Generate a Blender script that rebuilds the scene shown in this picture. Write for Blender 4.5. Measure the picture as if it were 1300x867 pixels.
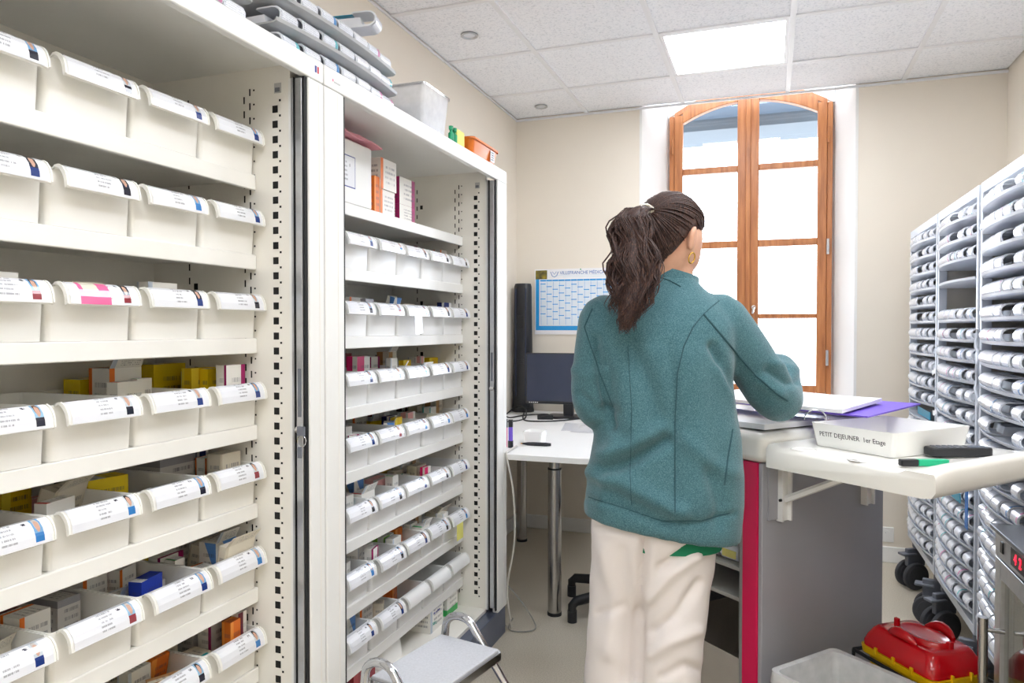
import bpy, bmesh, math, random
import numpy as np
from mathutils import Vector, Matrix, Euler
from mathutils.bvhtree import BVHTree
rnd = random.Random(7)
scn = bpy.context.scene
COL = scn.collection
for o in list(bpy.data.objects): bpy.data.objects.remove(o)

# ------------------------------------------------------------------ camera, world, exposure
CAM_H = 1.27; YAW = math.radians(19.64); PITCH = math.radians(1.0); FPX = 922.0
cd = bpy.data.cameras.new('camera'); cam = bpy.data.objects.new('camera', cd); COL.objects.link(cam)
cd.sensor_width = 36.0; cd.lens = FPX / 1300.0 * 36.0; cd.clip_start = 0.02
cam.location = (0, 0, CAM_H); cam.rotation_euler = (math.radians(90) - PITCH, 0, YAW)
scn.camera = cam
w = bpy.data.worlds.new('daylight'); scn.world = w; w.use_nodes = True
bg = w.node_tree.nodes['Background']; bg.inputs[1].default_value = 1.0
_tc = w.node_tree.nodes.new('ShaderNodeTexCoord'); _sp = w.node_tree.nodes.new('ShaderNodeSeparateXYZ'); _rp = w.node_tree.nodes.new('ShaderNodeValToRGB')
w.node_tree.links.new(_tc.outputs['Generated'], _sp.inputs[0]); _ma = w.node_tree.nodes.new('ShaderNodeMath'); _ma.operation = 'MULTIPLY_ADD'; _ma.inputs[1].default_value = .5; _ma.inputs[2].default_value = .5
w.node_tree.links.new(_sp.outputs[2], _ma.inputs[0]); w.node_tree.links.new(_ma.outputs[0], _rp.inputs[0]); w.node_tree.links.new(_rp.outputs[0], bg.inputs[0])
_e = _rp.color_ramp.elements; _e[0].position = .49; _e[0].color = (2.0, 2.0, 1.95, 1); _e[1].position = .51; _e[1].color = (4.8, 5.3, 5.9, 1)   # pale sunlit ground, bright overcast sky
vs = scn.view_settings
vs.view_transform = 'Standard'; vs.look = 'None'; vs.gamma = 1; vs.use_curve_mapping = False
vs.exposure = 1.2
PANEL_POWER = 8.2
scn.cycles.use_denoising = True
scn.cycles.max_bounces = 8; scn.cycles.diffuse_bounces = 5; scn.cycles.transparent_max_bounces = 12
scn.cycles.caustics_reflective = False; scn.cycles.caustics_refractive = False
scn.cycles.sample_clamp_indirect = 6

# photograph pixel -> world (only to measure real positions)
_fw = np.array([-math.sin(YAW) * math.cos(PITCH), math.cos(YAW) * math.cos(PITCH), -math.sin(PITCH)])
_rt = np.array([math.cos(YAW), math.sin(YAW), 0]); _up = np.cross(_rt, _fw); _C = np.array([0, 0, CAM_H])
def ray(px, py): return _fw + _rt * (px - 650) / FPX + _up * (433.5 - py) / FPX
def hx(px, py, X): d = ray(px, py); return Vector(_C + d * X / d[0])
def hy(px, py, Y): d = ray(px, py); return Vector(_C + d * Y / d[1])
def hz(px, py, Z): d = ray(px, py); return Vector(_C + d * (Z - CAM_H) / d[2])
def hd(px, py, D): return Vector(_C + ray(px, py) * D)

# ------------------------------------------------------------------ materials
def lin(c): c /= 255.0; return c / 12.92 if c <= .04045 else ((c + .055) / 1.055) ** 2.4
def S(r, g, b): return (lin(r), lin(g), lin(b), 1)
class NT:
    def __init__(s, name):
        s.m = bpy.data.materials.new(name); s.m.use_nodes = True; s.t = s.m.node_tree; s.n = s.t.nodes
        s.b = s.n['Principled BSDF']
    def new(s, t): return s.n.new(t)
    def put(s, sock, v):
        if hasattr(v, 'is_output') or isinstance(v, bpy.types.NodeSocket): s.t.links.new(v, sock)
        else: sock.default_value = v
    def math(s, op, a, b=None, c=None):
        n = s.new('ShaderNodeMath'); n.operation = op; s.put(n.inputs[0], a)
        if b is not None: s.put(n.inputs[1], b)
        if c is not None: s.put(n.inputs[2], c)
        return n.outputs[0]
    def mix(s, f, a, b):
        n = s.new('ShaderNodeMix'); n.data_type = 'RGBA'; s.put(n.inputs[0], f); s.put(n.inputs[6], a); s.put(n.inputs[7], b); return n.outputs[2]
    def noise(s, scale, detail=2, vec=None, rough=.5):
        n = s.new('ShaderNodeTexNoise'); n.inputs['Scale'].default_value = scale; n.inputs['Detail'].default_value = detail; n.inputs['Roughness'].default_value = rough
        s.put(n.inputs['Vector'], vec if vec is not None else s.coord()); return n.outputs[0]
    def coord(s, k='Object'):
        if not hasattr(s, '_tc'): s._tc = s.new('ShaderNodeTexCoord')
        return s._tc.outputs[k]
    def uv(s):
        n = s.new('ShaderNodeSeparateXYZ'); s.put(n.inputs[0], s.coord('UV')); return n.outputs[0], n.outputs[1]
    def rand(s): return s.new('ShaderNodeObjectInfo').outputs['Random']
    def comb(s, x, y, z):
        n = s.new('ShaderNodeCombineXYZ'); s.put(n.inputs[0], x); s.put(n.inputs[1], y); s.put(n.inputs[2], z); return n.outputs[0]
    def band(s, v, lo, hi): return s.math('MULTIPLY', s.math('GREATER_THAN', v, lo), s.math('LESS_THAN', v, hi))
    def ramp(s, f, pts, const=False):
        n = s.new('ShaderNodeValToRGB'); s.put(n.inputs[0], f); e = n.color_ramp.elements
        if const: n.color_ramp.interpolation = 'CONSTANT'
        while len(e) < len(pts): e.new(.5)
        for q, (p, c) in zip(e, pts): q.position = p; q.color = c
        return n.outputs[0]
    def bump(s, h, st, dist=.002):
        n = s.new('ShaderNodeBump'); n.inputs['Strength'].default_value = st; n.inputs['Distance'].default_value = dist
        s.put(n.inputs['Height'], h); s.put(s.b.inputs['Normal'], n.outputs[0])
    def base(s, v): s.put(s.b.inputs['Base Color'], v)
    def set(s, **k):
        for a, v in k.items(): s.put(s.b.inputs[a.replace('_', ' ')], v)
        return s
def pm(name, rgb, rough=.5, metal=0, var=.05, scale=14, bump=0, bscale=200, dist=.001, spec=.5, detail=3, coat=0):
    t = NT(name); c = S(*rgb); f = t.noise(scale, detail)
    lo = tuple(x * (1 - var) for x in c[:3]) + (1,); hi = tuple(min(1, x * (1 + var)) for x in c[:3]) + (1,)
    t.base(t.ramp(f, [(.3, lo), (.7, hi)])); t.set(Roughness=rough, Metallic=metal)
    t.b.inputs['Specular IOR Level'].default_value = spec; t.b.inputs['Coat Weight'].default_value = coat
    if bump: t.bump(t.noise(bscale, 2), bump, dist)
    return t.m
M = {}
M['wall'] = pm('wall_paint', (235, 227, 214), .75, var=.015, scale=3, bump=.12, bscale=160)
M['white_wall'] = pm('reveal_white_paint', (238, 238, 236), .6, var=.01, scale=3)
M['cab_front'] = pm('cabinet_white_lacquer', (240, 240, 237), .35, var=.01, bump=.04, bscale=600)
M['cab_in'] = pm('cabinet_cream_lacquer', (241, 238, 230), .4, var=.012, bump=.05, bscale=500)
M['bin'] = pm('bin_cream_plastic', (248, 247, 242), .34, var=.012, bump=.04, bscale=400)
M['bin2'] = pm('bin_milky_plastic', (242, 243, 243), .3, var=.012, bump=.04, bscale=400)
M['hole'] = pm('hole_shadow_black', (28, 27, 26), .9, var=.1)
M['alu'] = pm('brushed_aluminium', (196, 198, 202), .32, .85, var=.05, scale=60)
M['rubber'] = pm('black_rubber', (22, 23, 26), .6, var=.1)
M['dark_gap'] = pm('tambour_track_black', (24, 27, 36), .5, var=.08)
M['steel_base'] = pm('blue_grey_plinth_metal', (104, 112, 134), .3, .55, var=.06, scale=20)
M['chrome'] = pm('chrome_tube', (215, 216, 220), .1, 1, var=.02)
M['inox'] = pm('brushed_steel', (186, 184, 182), .24, 1, var=.05, scale=80)
M['rack'] = pm('rack_grey_lacquer', (206, 212, 222), .35, .2, var=.02)
M['rack_panel'] = pm('rack_side_panel', (192, 186, 176), .5, var=.03)
M['org_body'] = pm('organiser_grey_plastic', (224, 227, 233), .35, var=.04)
M['tray_w'] = pm('tray_white_plastic', (206, 212, 222), .3, var=.03)
M['tray_g'] = pm('tray_grey_plastic', (176, 178, 180), .4, var=.04)
M['caster'] = pm('caster_grey_plastic', (112, 116, 126), .45, var=.06)
M['tyre'] = pm('caster_tyre_rubber', (64, 65, 70), .7, var=.1)
M['desk'] = pm('desk_white_laminate', (238, 238, 237), .35, var=.008)
M['blackpl'] = pm('black_plastic', (26, 28, 34), .35, var=.1)
M['blackmat'] = pm('black_matt_plastic', (24, 25, 28), .6, var=.1)
M['screen'] = pm('dark_screen_glass', (46, 54, 76), .14, var=.04)
M['cable_b'] = pm('black_cable', (20, 21, 24), .5)
M['cable_w'] = pm('grey_white_cable', (196, 192, 184), .5)
M['cable_g'] = pm('grey_cable', (140, 140, 134), .5)
M['cart_w'] = pm('cart_white_moulding', (238, 236, 230), .22, var=.01, coat=.3)
M['cart_g'] = pm('cart_grey_panel', (164, 164, 169), .4, .1, var=.03, scale=5)
M['cart_red'] = pm('cart_crimson_strip', (216, 8, 80), .35, var=.03)
M['cart_edge'] = pm('cart_grey_edging', (150, 150, 150), .4, .4, var=.04)
M['cart_in'] = pm('cart_interior_grey', (168, 168, 162), .5, var=.04)
M['paper'] = pm('white_paper', (243, 243, 246), .7, var=.01)
M['pen_green'] = pm('green_marker', (10, 178, 130), .35)
M['purple'] = pm('purple_card', (112, 84, 196), .5, var=.04)
M['red_pl'] = pm('red_gloss_plastic', (196, 8, 22), .2, var=.04, coat=.4)
M['yel_pl'] = pm('yellow_plastic', (238, 192, 12), .3, var=.04)
M['pink_p'] = pm('pink_paper', (240, 168, 180), .6, var=.06)
M['pink_b'] = pm('pink_label_sheet', (236, 96, 148), .5, var=.04)
M['orange_pl'] = pm('orange_plastic', (222, 116, 24), .35, var=.05)
M['teal'] = pm('teal_plastic', (0, 140, 170), .4, var=.05)
M['blue_pl'] = pm('bright_blue_plastic', (10, 110, 190), .4, var=.05)
M['green_pl'] = pm('green_plastic', (20, 160, 110), .4)
M['yellow_p'] = pm('yellow_sticky_note', (240, 236, 130), .7)
M['ink'] = pm('black_ink', (36, 36, 48), .6)
M['ink_blue'] = pm('blue_ink', (58, 120, 190), .6)
M['ink_white'] = pm('white_ink', (245, 245, 245), .6)
M['ink_red'] = pm('red_ink', (205, 40, 60), .6)
M['ink_navy'] = pm('navy_ink', (60, 70, 150), .6)
M['ink_teal'] = pm('teal_ink', (30, 150, 140), .6)
M['gold'] = pm('gold_metal', (222, 176, 70), .2, 1)
M['white_pl'] = pm('white_gloss_plastic', (240, 240, 238), .25, var=.01)
M['fridge_top'] = pm('fridge_top_lacquer', (120, 124, 132), .3, .5, var=.03)
M['fridge_in'] = pm('fridge_beige_liner', (176, 170, 156), .5, var=.03)
def emis(name, rgb, st):
    t = NT(name); t.base((0, 0, 0, 1)); t.set(Emission_Color=S(*rgb), Emission_Strength=st); return t.m
M['panel'] = emis('light_panel_diffuser', (247, 250, 255), PANEL_POWER)
M['led'] = emis('red_led_digits', (255, 20, 40), 3)
def glassy(name, tint, gloss=.08, rough=.02):
    t = NT(name); n = t.n; tr = t.new('ShaderNodeBsdfTransparent'); tr.inputs[0].default_value = tint
    gl = t.new('ShaderNodeBsdfGlossy'); gl.inputs['Roughness'].default_value = rough
    lw = t.new('ShaderNodeLayerWeight'); lw.inputs[0].default_value = .35
    f = t.math('ADD', t.math('MULTIPLY', lw.outputs['Fresnel'], .5), gloss * .4)
    mx = t.new('ShaderNodeMixShader'); t.put(mx.inputs[0], f); t.t.links.new(tr.outputs[0], mx.inputs[1]); t.t.links.new(gl.outputs[0], mx.inputs[2])
    t.t.links.new(mx.outputs[0], n['Material Output'].inputs[0]); return t.m
M['glass'] = glassy('window_glass', (.97, .98, 1, 1), .05)
M['glass_door'] = glassy('fridge_door_glass', (.80, .82, .80, 1), .35)
M['clear'] = glassy('clear_plastic', (.90, .91, .93, 1), .3, .1)
def milky(name, tint, f=.55):
    t = NT(name); n = t.n; tr = t.new('ShaderNodeBsdfTransparent'); tr.inputs[0].default_value = (1, 1, 1, 1)
    t.base(tint); t.set(Roughness=.25); mx = t.new('ShaderNodeMixShader'); nz = t.noise(25, 3)
    t.put(mx.inputs[0], t.math('ADD', t.math('MULTIPLY', nz, .3), f - .15))
    t.t.links.new(tr.outputs[0], mx.inputs[1]); t.t.links.new(t.b.outputs[0], mx.inputs[2]); t.t.links.new(mx.outputs[0], n['Material Output'].inputs[0]); return t.m
M['film'] = milky('clear_bin_liner_film', (.88, .88, .86, 1), .5)
M['clear_box'] = milky('translucent_box_plastic', (.86, .87, .90, 1), .5)
def m_floor():
    t = NT('speckled_linoleum'); f = t.noise(220, 4); g = t.noise(2.5, 2)
    c = t.ramp(f, [(.3, S(172, 164, 148)), (.5, S(198, 190, 174)), (.72, S(212, 205, 192))])
    t.base(t.mix(t.math('MULTIPLY', g, .18), c, S(190, 180, 160))); t.set(Roughness=.38); t.bump(f, .05); return t.m
M['floor'] = m_floor()
def m_tile():
    t = NT('fissured_ceiling_tile'); f = t.noise(95, 4, rough=.7)
    t.base(t.ramp(f, [(.34, S(218, 221, 226)), (.46, S(243, 245, 250)), (.7, S(250, 251, 254))])); t.set(Roughness=.9); t.bump(f, .5, .004); return t.m
M['tile'] = m_tile()
M['grid'] = pm('ceiling_grid_white', (236, 237, 240), .5, var=.01)
def m_wood():
    t = NT('orange_brown_wood'); mp = t.new('ShaderNodeMapping'); mp.inputs['Scale'].default_value = (30, 30, 2.2); t.put(mp.inputs[0], t.coord())
    f = t.noise(1.6, 5, mp.outputs[0], .6)
    t.base(t.ramp(f, [(.25, S(146, 86, 46)), (.5, S(180, 114, 66)), (.75, S(200, 136, 84))])); t.set(Roughness=.4); t.bump(f, .1); return t.m
M['wood'] = m_wood()
def m_label(name, pink=False, plain=False, yellowtab=False):
    t = NT(name); u, v = t.uv(); r = t.rand()
    base = S(240, 242, 248)
    line = t.math('MULTIPLY', v, 7.0); fr = t.math('FRACT', line); fl = t.math('FLOOR', line)
    nz = t.noise(1.0, 2, t.comb(t.math('MULTIPLY', u, 120), t.math('MULTIPLY', fl, 7.3), t.math('MULTIPLY', r, 50)))
    wob = t.noise(1.0, 0, t.comb(t.math('MULTIPLY', fl, 3.1), t.math('MULTIPLY', r, 90), 0.0))
    end = t.math('ADD', .48, t.math('MULTIPLY', wob, .2))
    txt = t.math('MULTIPLY', t.math('MULTIPLY', t.band(fr, .3, .72), t.math('GREATER_THAN', nz, .44)), t.math('MULTIPLY', t.band(v, .12, .86), t.math('MULTIPLY', t.math('GREATER_THAN', u, .40), t.math('LESS_THAN', u, end))))
    c = t.mix(t.math('MULTIPLY', txt, .5), base, S(40, 42, 60))
    t2 = t.math('MULTIPLY', t.math('MULTIPLY', t.band(u, .69, .74), t.band(v, .66, .76)), t.math('GREATER_THAN', nz, .45))
    c = t.mix(t2, c, S(70, 70, 84))
    if not plain:
        sh = t.math('MULTIPLY', t.math('SUBTRACT', r, .5), .06)
        uu = t.math('SUBTRACT', u, sh)
        def rr(k): return t.math('FRACT', t.math('MULTIPLY', r, k))
        px_ = t.math('MULTIPLY', t.math('SUBTRACT', uu, .855), 18.0); pz_ = t.math('MULTIPLY', t.math('SUBTRACT', v, .56), 2.6)
        def disc(cz, rad): return t.math('LESS_THAN', t.math('ADD', t.math('MULTIPLY', px_, px_), t.math('POWER', t.math('ABSOLUTE', t.math('SUBTRACT', pz_, cz)), 2.0)), rad * rad)
        bgc = t.ramp(rr(31.7), [(0, S(120, 170, 214)), (.3, S(206, 214, 222)), (.55, S(44, 50, 70)), (.8, S(150, 190, 220))], True)
        clo = t.ramp(rr(17.3), [(0, S(36, 60, 130)), (.3, S(40, 40, 54)), (.6, S(60, 130, 200)), (.85, S(150, 60, 70))], True)
        har = t.ramp(rr(53.1), [(0, S(30, 28, 34)), (.4, S(196, 190, 188)), (.7, S(96, 70, 56))], True)
        pc = t.mix(t.math('LESS_THAN', pz_, -.55), bgc, clo); pc = t.mix(disc(.18, .62), pc, har); pc = t.mix(disc(0.0, .5), pc, S(208, 166, 146))
        c = t.mix(t.math('MULTIPLY', t.band(uu, .80, .91), t.band(v, .08, .90)), c, pc)
    if pink:
        c = t.mix(t.math('MULTIPLY', t.band(u, .14, .58), t.band(v, .0, 1.0)), c, S(244, 116, 168))
        c = t.mix(t.math('MULTIPLY', t.band(u, .20, .42), t.band(v, .42, .95)), c, S(238, 232, 214))
    t.base(c); t.set(Roughness=.16); t.b.inputs['Coat Weight'].default_value = .3; return t.m
M['label'] = m_label('printed_name_label'); M['label_pink'] = m_label('pink_name_label', pink=True); M['label_plain'] = m_label('plain_text_label', plain=True)
def m_carton(name, base, acc, mode, wd, ink=(60, 62, 86)):
    t = NT('carton_' + name); u, v = t.uv(); r = t.rand()
    if mode == 'u': mk = t.math('LESS_THAN', u, wd)
    elif mode == 'U': mk = t.math('GREATER_THAN', u, 1 - wd)
    elif mode == 'v': mk = t.math('GREATER_THAN', v, 1 - wd)
    elif mode == 'V': mk = t.math('LESS_THAN', v, wd)
    else: mk = t.math('GREATER_THAN', t.math('ADD', u, v), 2 - wd * 2)
    c = t.mix(mk, S(*base), S(*acc))
    line = t.math('MULTIPLY', v, 6.0); fr = t.math('FRACT', line); fl = t.math('FLOOR', line)
    nz = t.noise(1.0, 2, t.comb(t.math('MULTIPLY', u, 60), t.math('MULTIPLY', fl, 5.7), t.math('MULTIPLY', r, 60)))
    txt = t.math('MULTIPLY', t.math('MULTIPLY', t.band(fr, .25, .7), t.math('GREATER_THAN', nz, .5)), t.math('MULTIPLY', t.band(u, .28, .9), t.band(v, .15, .85)))
    t.base(t.mix(t.math('MULTIPLY', txt, .6), c, S(*ink))); t.set(Roughness=.45); return t.m
W = (238, 236, 230); CR = (222, 214, 196)
CART = {  # code: (description, base, accent, mode, width)
 'wh': ('white', W, (190, 200, 214), 'u', .15), 'cr': ('cream', CR, (200, 190, 168), 'u', .1), 'wo': ('white and orange', W, (238, 120, 30), 'u', .16),
 'wr': ('white and red', W, (206, 40, 44), 'V', .16), 'ye': ('yellow', (244, 206, 20), (250, 226, 70), 'u', .3), 'yw': ('yellow and white', (246, 216, 24), W, 'V', .45),
 'wm': ('white and magenta', W, (160, 16, 96), 'U', .22), 'mg': ('magenta', (224, 20, 110), W, 'U', .45), 'nv': ('navy blue', (24, 42, 112), W, 'U', .3),
 'bl': ('bright blue', (28, 60, 180), (240, 240, 244), 'V', .3), 'gr': ('green and white', (120, 180, 60), W, 'U', .4), 'tg': ('white and teal', W, (0, 150, 150), 'u', .18),
 'pk': ('pink', (238, 178, 178), W, 'U', .3), 'or': ('orange', (226, 116, 34), (240, 150, 60), 'u', .3), 'mr': ('maroon', (110, 24, 50), W, 'U', .4),
 'wb': ('white and light blue', W, (96, 150, 220), 'd', .34), 'gy': ('pale grey', (206, 204, 200), (150, 150, 156), 'v', .15), 'br': ('brown and cream', (186, 140, 90), CR, 'U', .5),
 'rd': ('dark red', (150, 30, 40), (170, 50, 60), 'u', .2), 'wg': ('white and green', W, (60, 176, 90), 'V', .22), 'ov': ('olive yellow', (196, 164, 40), (210, 180, 60), 'u', .3),
}
for k, (d, b_, a_, m_, w_) in CART.items(): M['c_' + k] = m_carton(d.replace(' ', '_'), b_, a_, m_, w_)

# ------------------------------------------------------------------ mesh helpers
class MB:
    def __init__(s): s.v = []; s.f = []; s.u = {}
    def add(s, v, f, uv=None):
        o = len(s.v); s.v += [tuple(p) for p in v]
        for k, q in enumerate(f):
            if uv: s.u[len(s.f)] = uv[k]
            s.f.append(tuple(i + o for i in q))
        return s
    def box(s, x0, x1, y0, y1, z0, z1, mat=None):
        v = [(x, y, z) for x in (x0, x1) for y in (y0, y1) for z in (z0, z1)]
        if mat is not None: v = [mat @ Vector(p) for p in v]
        f = [(0, 1, 3, 2), (4, 6, 7, 5), (0, 4, 5, 1), (2, 3, 7, 6), (0, 2, 6, 4), (1, 5, 7, 3)]
        uv = [((1, 0), (1, 1), (0, 1), (0, 0)), ((0, 0), (1, 0), (1, 1), (0, 1)), ((0, 0), (1, 0), (1, 1), (0, 1)), ((1, 0), (1, 1), (0, 1), (0, 0)), ((0, 0), (0, 1), (1, 1), (1, 0)), ((0, 0), (1, 0), (1, 1), (0, 1))]
        return s.add(v, f, uv)
    def prism(s, pts, axis, a, b):
        """pts: 2-D outline (counter-clockwise), swept along axis from a to b"""
        def P(p, t): return (t, p[0], p[1]) if axis == 'x' else (p[0], t, p[1]) if axis == 'y' else (p[0], p[1], t)
        n = len(pts); v = [P(p, a) for p in pts] + [P(p, b) for p in pts]
        f = [(i, (i + 1) % n, (i + 1) % n + n, i + n) for i in range(n)] + [tuple(range(n))[::-1], tuple(range(n, 2 * n))]
        return s.add(v, f)
    def loft(s, rings, cap=True):
        n = len(rings[0]); v = [p for r in rings for p in r]; f = []
        for k in range(len(rings) - 1):
            for i in range(n): j = (i + 1) % n; f.append((k * n + i, k * n + j, (k + 1) * n + j, (k + 1) * n + i))
        if cap: f += [tuple(range(n))[::-1], tuple(range((len(rings) - 1) * n, len(rings) * n))]
        return s.add(v, f)
    def tube(s, pts, r, n=8, cap=True):
        P = [Vector(p) for p in pts]; R = r if isinstance(r, (list, tuple)) else [r] * len(P)
        rings = []; nrm = None
        for i, p in enumerate(P):
            t = (P[min(i + 1, len(P) - 1)] - P[max(i - 1, 0)]).normalized()
            if nrm is None:
                nrm = t.orthogonal().normalized()
            else:
                nrm = (nrm - t * nrm.dot(t)); nrm = nrm.normalized() if nrm.length > 1e-6 else t.orthogonal().normalized()
            bn = t.cross(nrm)
            rings.append([p + (nrm * math.cos(a) + bn * math.sin(a)) * R[i] for a in (2 * math.pi * k / n for k in range(n))])
        return s.loft(rings, cap)
    def cyl(s, c, r, h, n=16, axis='z', r2=None):
        r2 = r if r2 is None else r2; c = Vector(c); rings = []
        for t, q in ((0, r), (h, r2)):
            ring = []
            for k in range(n):
                a = 2 * math.pi * k / n; x, y = q * math.cos(a), q * math.sin(a)
                ring.append(c + (Vector((x, y, t)) if axis == 'z' else Vector((t, x, y)) if axis == 'x' else Vector((y, t, x))))
            rings.append(ring)
        return s.loft(rings)
    def lathe(s, prof, n=20, c=(0, 0, 0)):
        return s.loft([[(c[0] + r * math.cos(2 * math.pi * k / n), c[1] + r * math.sin(2 * math.pi * k / n), c[2] + z) for k in range(n)] for r, z in prof])
    def rbox(s, x0, x1, y0, y1, z0, z1, r, n=4, taper=0):
        """box with rounded vertical corners"""
        def ring(z, ins):
            out = []
            for cx, cy, a0 in ((x1 - r - ins, y1 - r - ins, 0), (x0 + r + ins, y1 - r - ins, 90), (x0 + r + ins, y0 + r + ins, 180), (x1 - r - ins, y0 + r + ins, 270)):
                for k in range(n + 1):
                    a = math.radians(a0 + 90 * k / n); out.append((cx + r * math.cos(a), cy + r * math.sin(a), z))
            return out
        return s.loft([ring(z0, taper), ring(z1, 0)])
    def mesh(s, name):
        me = bpy.data.meshes.new(name); me.from_pydata(s.v, [], s.f)
        if s.u:
            l = me.uv_layers.new(name='UVMap').data
            for p in me.polygons:
                uv = s.u.get(p.index)
                if uv:
                    for li, q in zip(p.loop_indices, uv): l[li].uv = q
        return me
def link(name, data, mat=None, parent=None, loc=None, rz=None, smooth=False, bevel=0, seg=2, norm=True):
    if isinstance(data, MB): data = data.mesh(name)
    if norm and data is not None and not data.get('n'):
        bm = bmesh.new(); bm.from_mesh(data); bmesh.ops.recalc_face_normals(bm, faces=bm.faces); bm.to_mesh(data); bm.free(); data['n'] = 1
    if mat is not None and not data.materials: data.materials.append(M[mat] if isinstance(mat, str) else mat)
    o = bpy.data.objects.new(name, data); COL.objects.link(o)
    if parent is not None: o.parent = parent
    if loc is not None: o.location = loc
    if rz is not None: o.rotation_euler.z = rz
    if smooth or bevel: data.polygons.foreach_set('use_smooth', [True] * len(data.polygons))
    if bevel:
        m = o.modifiers.new('bevel', 'BEVEL'); m.width = bevel; m.segments = seg; m.limit_method = 'ANGLE'; m.angle_limit = .6; m.harden_normals = True
    elif smooth:
        try: data.set_sharp_from_angle(angle=math.radians(40 if smooth is True else smooth))
        except Exception: pass
    return o
def root(name, label, cat, loc=(0, 0, 0), rz=0, group=None, kind=None):
    o = bpy.data.objects.new(name, None); COL.objects.link(o); o.location = loc; o.rotation_euler.z = rz
    o.empty_display_size = .05; return tag(o, label, cat, group, kind)
def tag(o, label, cat, group=None, kind=None):
    if label: o['label'] = label
    if cat: o['category'] = cat
    if group: o['group'] = group
    if kind: o['kind'] = kind
    return o
def struct(name, data, mat, parent=None, label=None, **k):
    o = link(name, data, mat, parent, **k); o['kind'] = 'structure'
    if label: o['label'] = label
    return o
def copy_tree(o, parent=None):
    c = o.copy(); COL.objects.link(c); c.parent = parent
    for ch in o.children: copy_tree(ch, c)
    return c
def text(name, s, size, mat, parent, mw, depth=.0004, align='CENTER', sx=1):
    """flat lettering; mw = 4x4 matrix, x right, y up, z out of the surface"""
    cu = bpy.data.curves.new(name, 'FONT'); cu.body = s; cu.size = size; cu.align_x = align; cu.align_y = 'CENTER'; cu.extrude = depth; cu.resolution_u = 2
    t = bpy.data.objects.new(name, cu); COL.objects.link(t); dg = bpy.context.evaluated_depsgraph_get()
    me = bpy.data.meshes.new_from_object(t.evaluated_get(dg)); bpy.data.objects.remove(t); bpy.data.curves.remove(cu)
    me.transform(mw @ Matrix.Scale(sx, 4, (1, 0, 0))); me.name = name
    return link(name, me, mat, parent, norm=False)
def basis(o, x, y):
    x = Vector(x).normalized(); y = Vector(y).normalized(); z = x.cross(y).normalized(); y = z.cross(x)
    m = Matrix.Identity(4)
    for i, v in enumerate((x, y, z, Vector(o))): m[0][i], m[1][i], m[2][i] = v
    return m
ORD = ['first', 'second', 'third', 'fourth', 'fifth', 'sixth', 'seventh', 'eighth', 'ninth', 'tenth', 'eleventh', 'twelfth', 'thirteenth', 'fourteenth', 'fifteenth', 'sixteenth', 'seventeenth', 'eighteenth', 'nineteenth', 'twentieth', 'twenty-first', 'twenty-second']

# ------------------------------------------------------------------ room shell
XL, XR, YB, YF, ZC = -1.54, 1.14, 4.40, -2.3, 2.60
struct('floor', MB().box(XL - .1, XR + .1, YF - .1, YB + .4, -.06, 0), 'floor', label='speckled beige linoleum floor')
struct('wall_left', MB().box(XL - .12, XL, YF, YB, 0, 2.9), 'wall')
struct('wall_right', MB().box(XR, XR + .12, YF, YB, 0, 2.9), 'wall')
struct('wall_front', MB().box(XL - .1, XR + .1, YF - .12, YF, 0, 2.9), 'wall')
WX0, WX1, WFX0, WFX1, WY = -.752, .441, -.606, .332, 4.65   # opening in the wall, window frame behind it
ZS, ZT = .86, 2.80
b = MB()
b.box(XL - .1, WX0, YB, YB + .35, 0, 2.9).box(WX1, XR + .1, YB, YB + .35, 0, 2.9).box(WX0, WX1, YB, YB + .35, 0, ZS).box(WX0, WX1, YB, YB + .35, ZT, 2.9)
struct('wall_back', b, 'wall', label='beige back wall with a deep window opening')
b = MB()  # splayed reveal lining
for (xa, xb) in ((WX0, WFX0), (WX1, WFX1)):
    s = 1 if xb > xa else -1
    b.prism([(xa - s * .002, YB - .003), (xa + s * .012, YB - .003), (xb + s * .002, WY + .05), (xb - s * .02, WY + .05), (xa - s * .002, YB + .04)], 'z', ZS, ZT)
b.prism([(WX0, YB - .004), (WX1, YB - .004), (WFX1, WY + .05), (WFX0, WY + .05)], 'z', ZS - .02, ZS + .004)
b.prism([(WX0, YB), (WX1, YB), (WFX1, WY + .05), (WFX0, WY + .05)], 'z', ZT - .02, ZT)
struct('trim_1', b, 'white_wall', label='white splayed window reveal with narrow corner beads')
# baseboards
def skirting(name, x0, x1, y0, y1):
    o = struct(name, MB().box(x0, x1, y0, y1, 0, .085), 'white_wall', bevel=.004); return o
skirting('baseboard_back', XL, XR, YB - .016, YB - .0005); skirting('baseboard_left', XL + .0005, XL + .016, 2.84, YB - .017)
struct('trim_2', MB().box(XL + .001, XL + .010, YF, YB, ZC - .008, ZC), 'grid', label='white ceiling edge strip along left wall')
struct('trim_3', MB().box(XL, XR, YB - .012, YB - .001, ZC - .012, ZC), 'grid', label='white ceiling edge strip along back wall')
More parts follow.
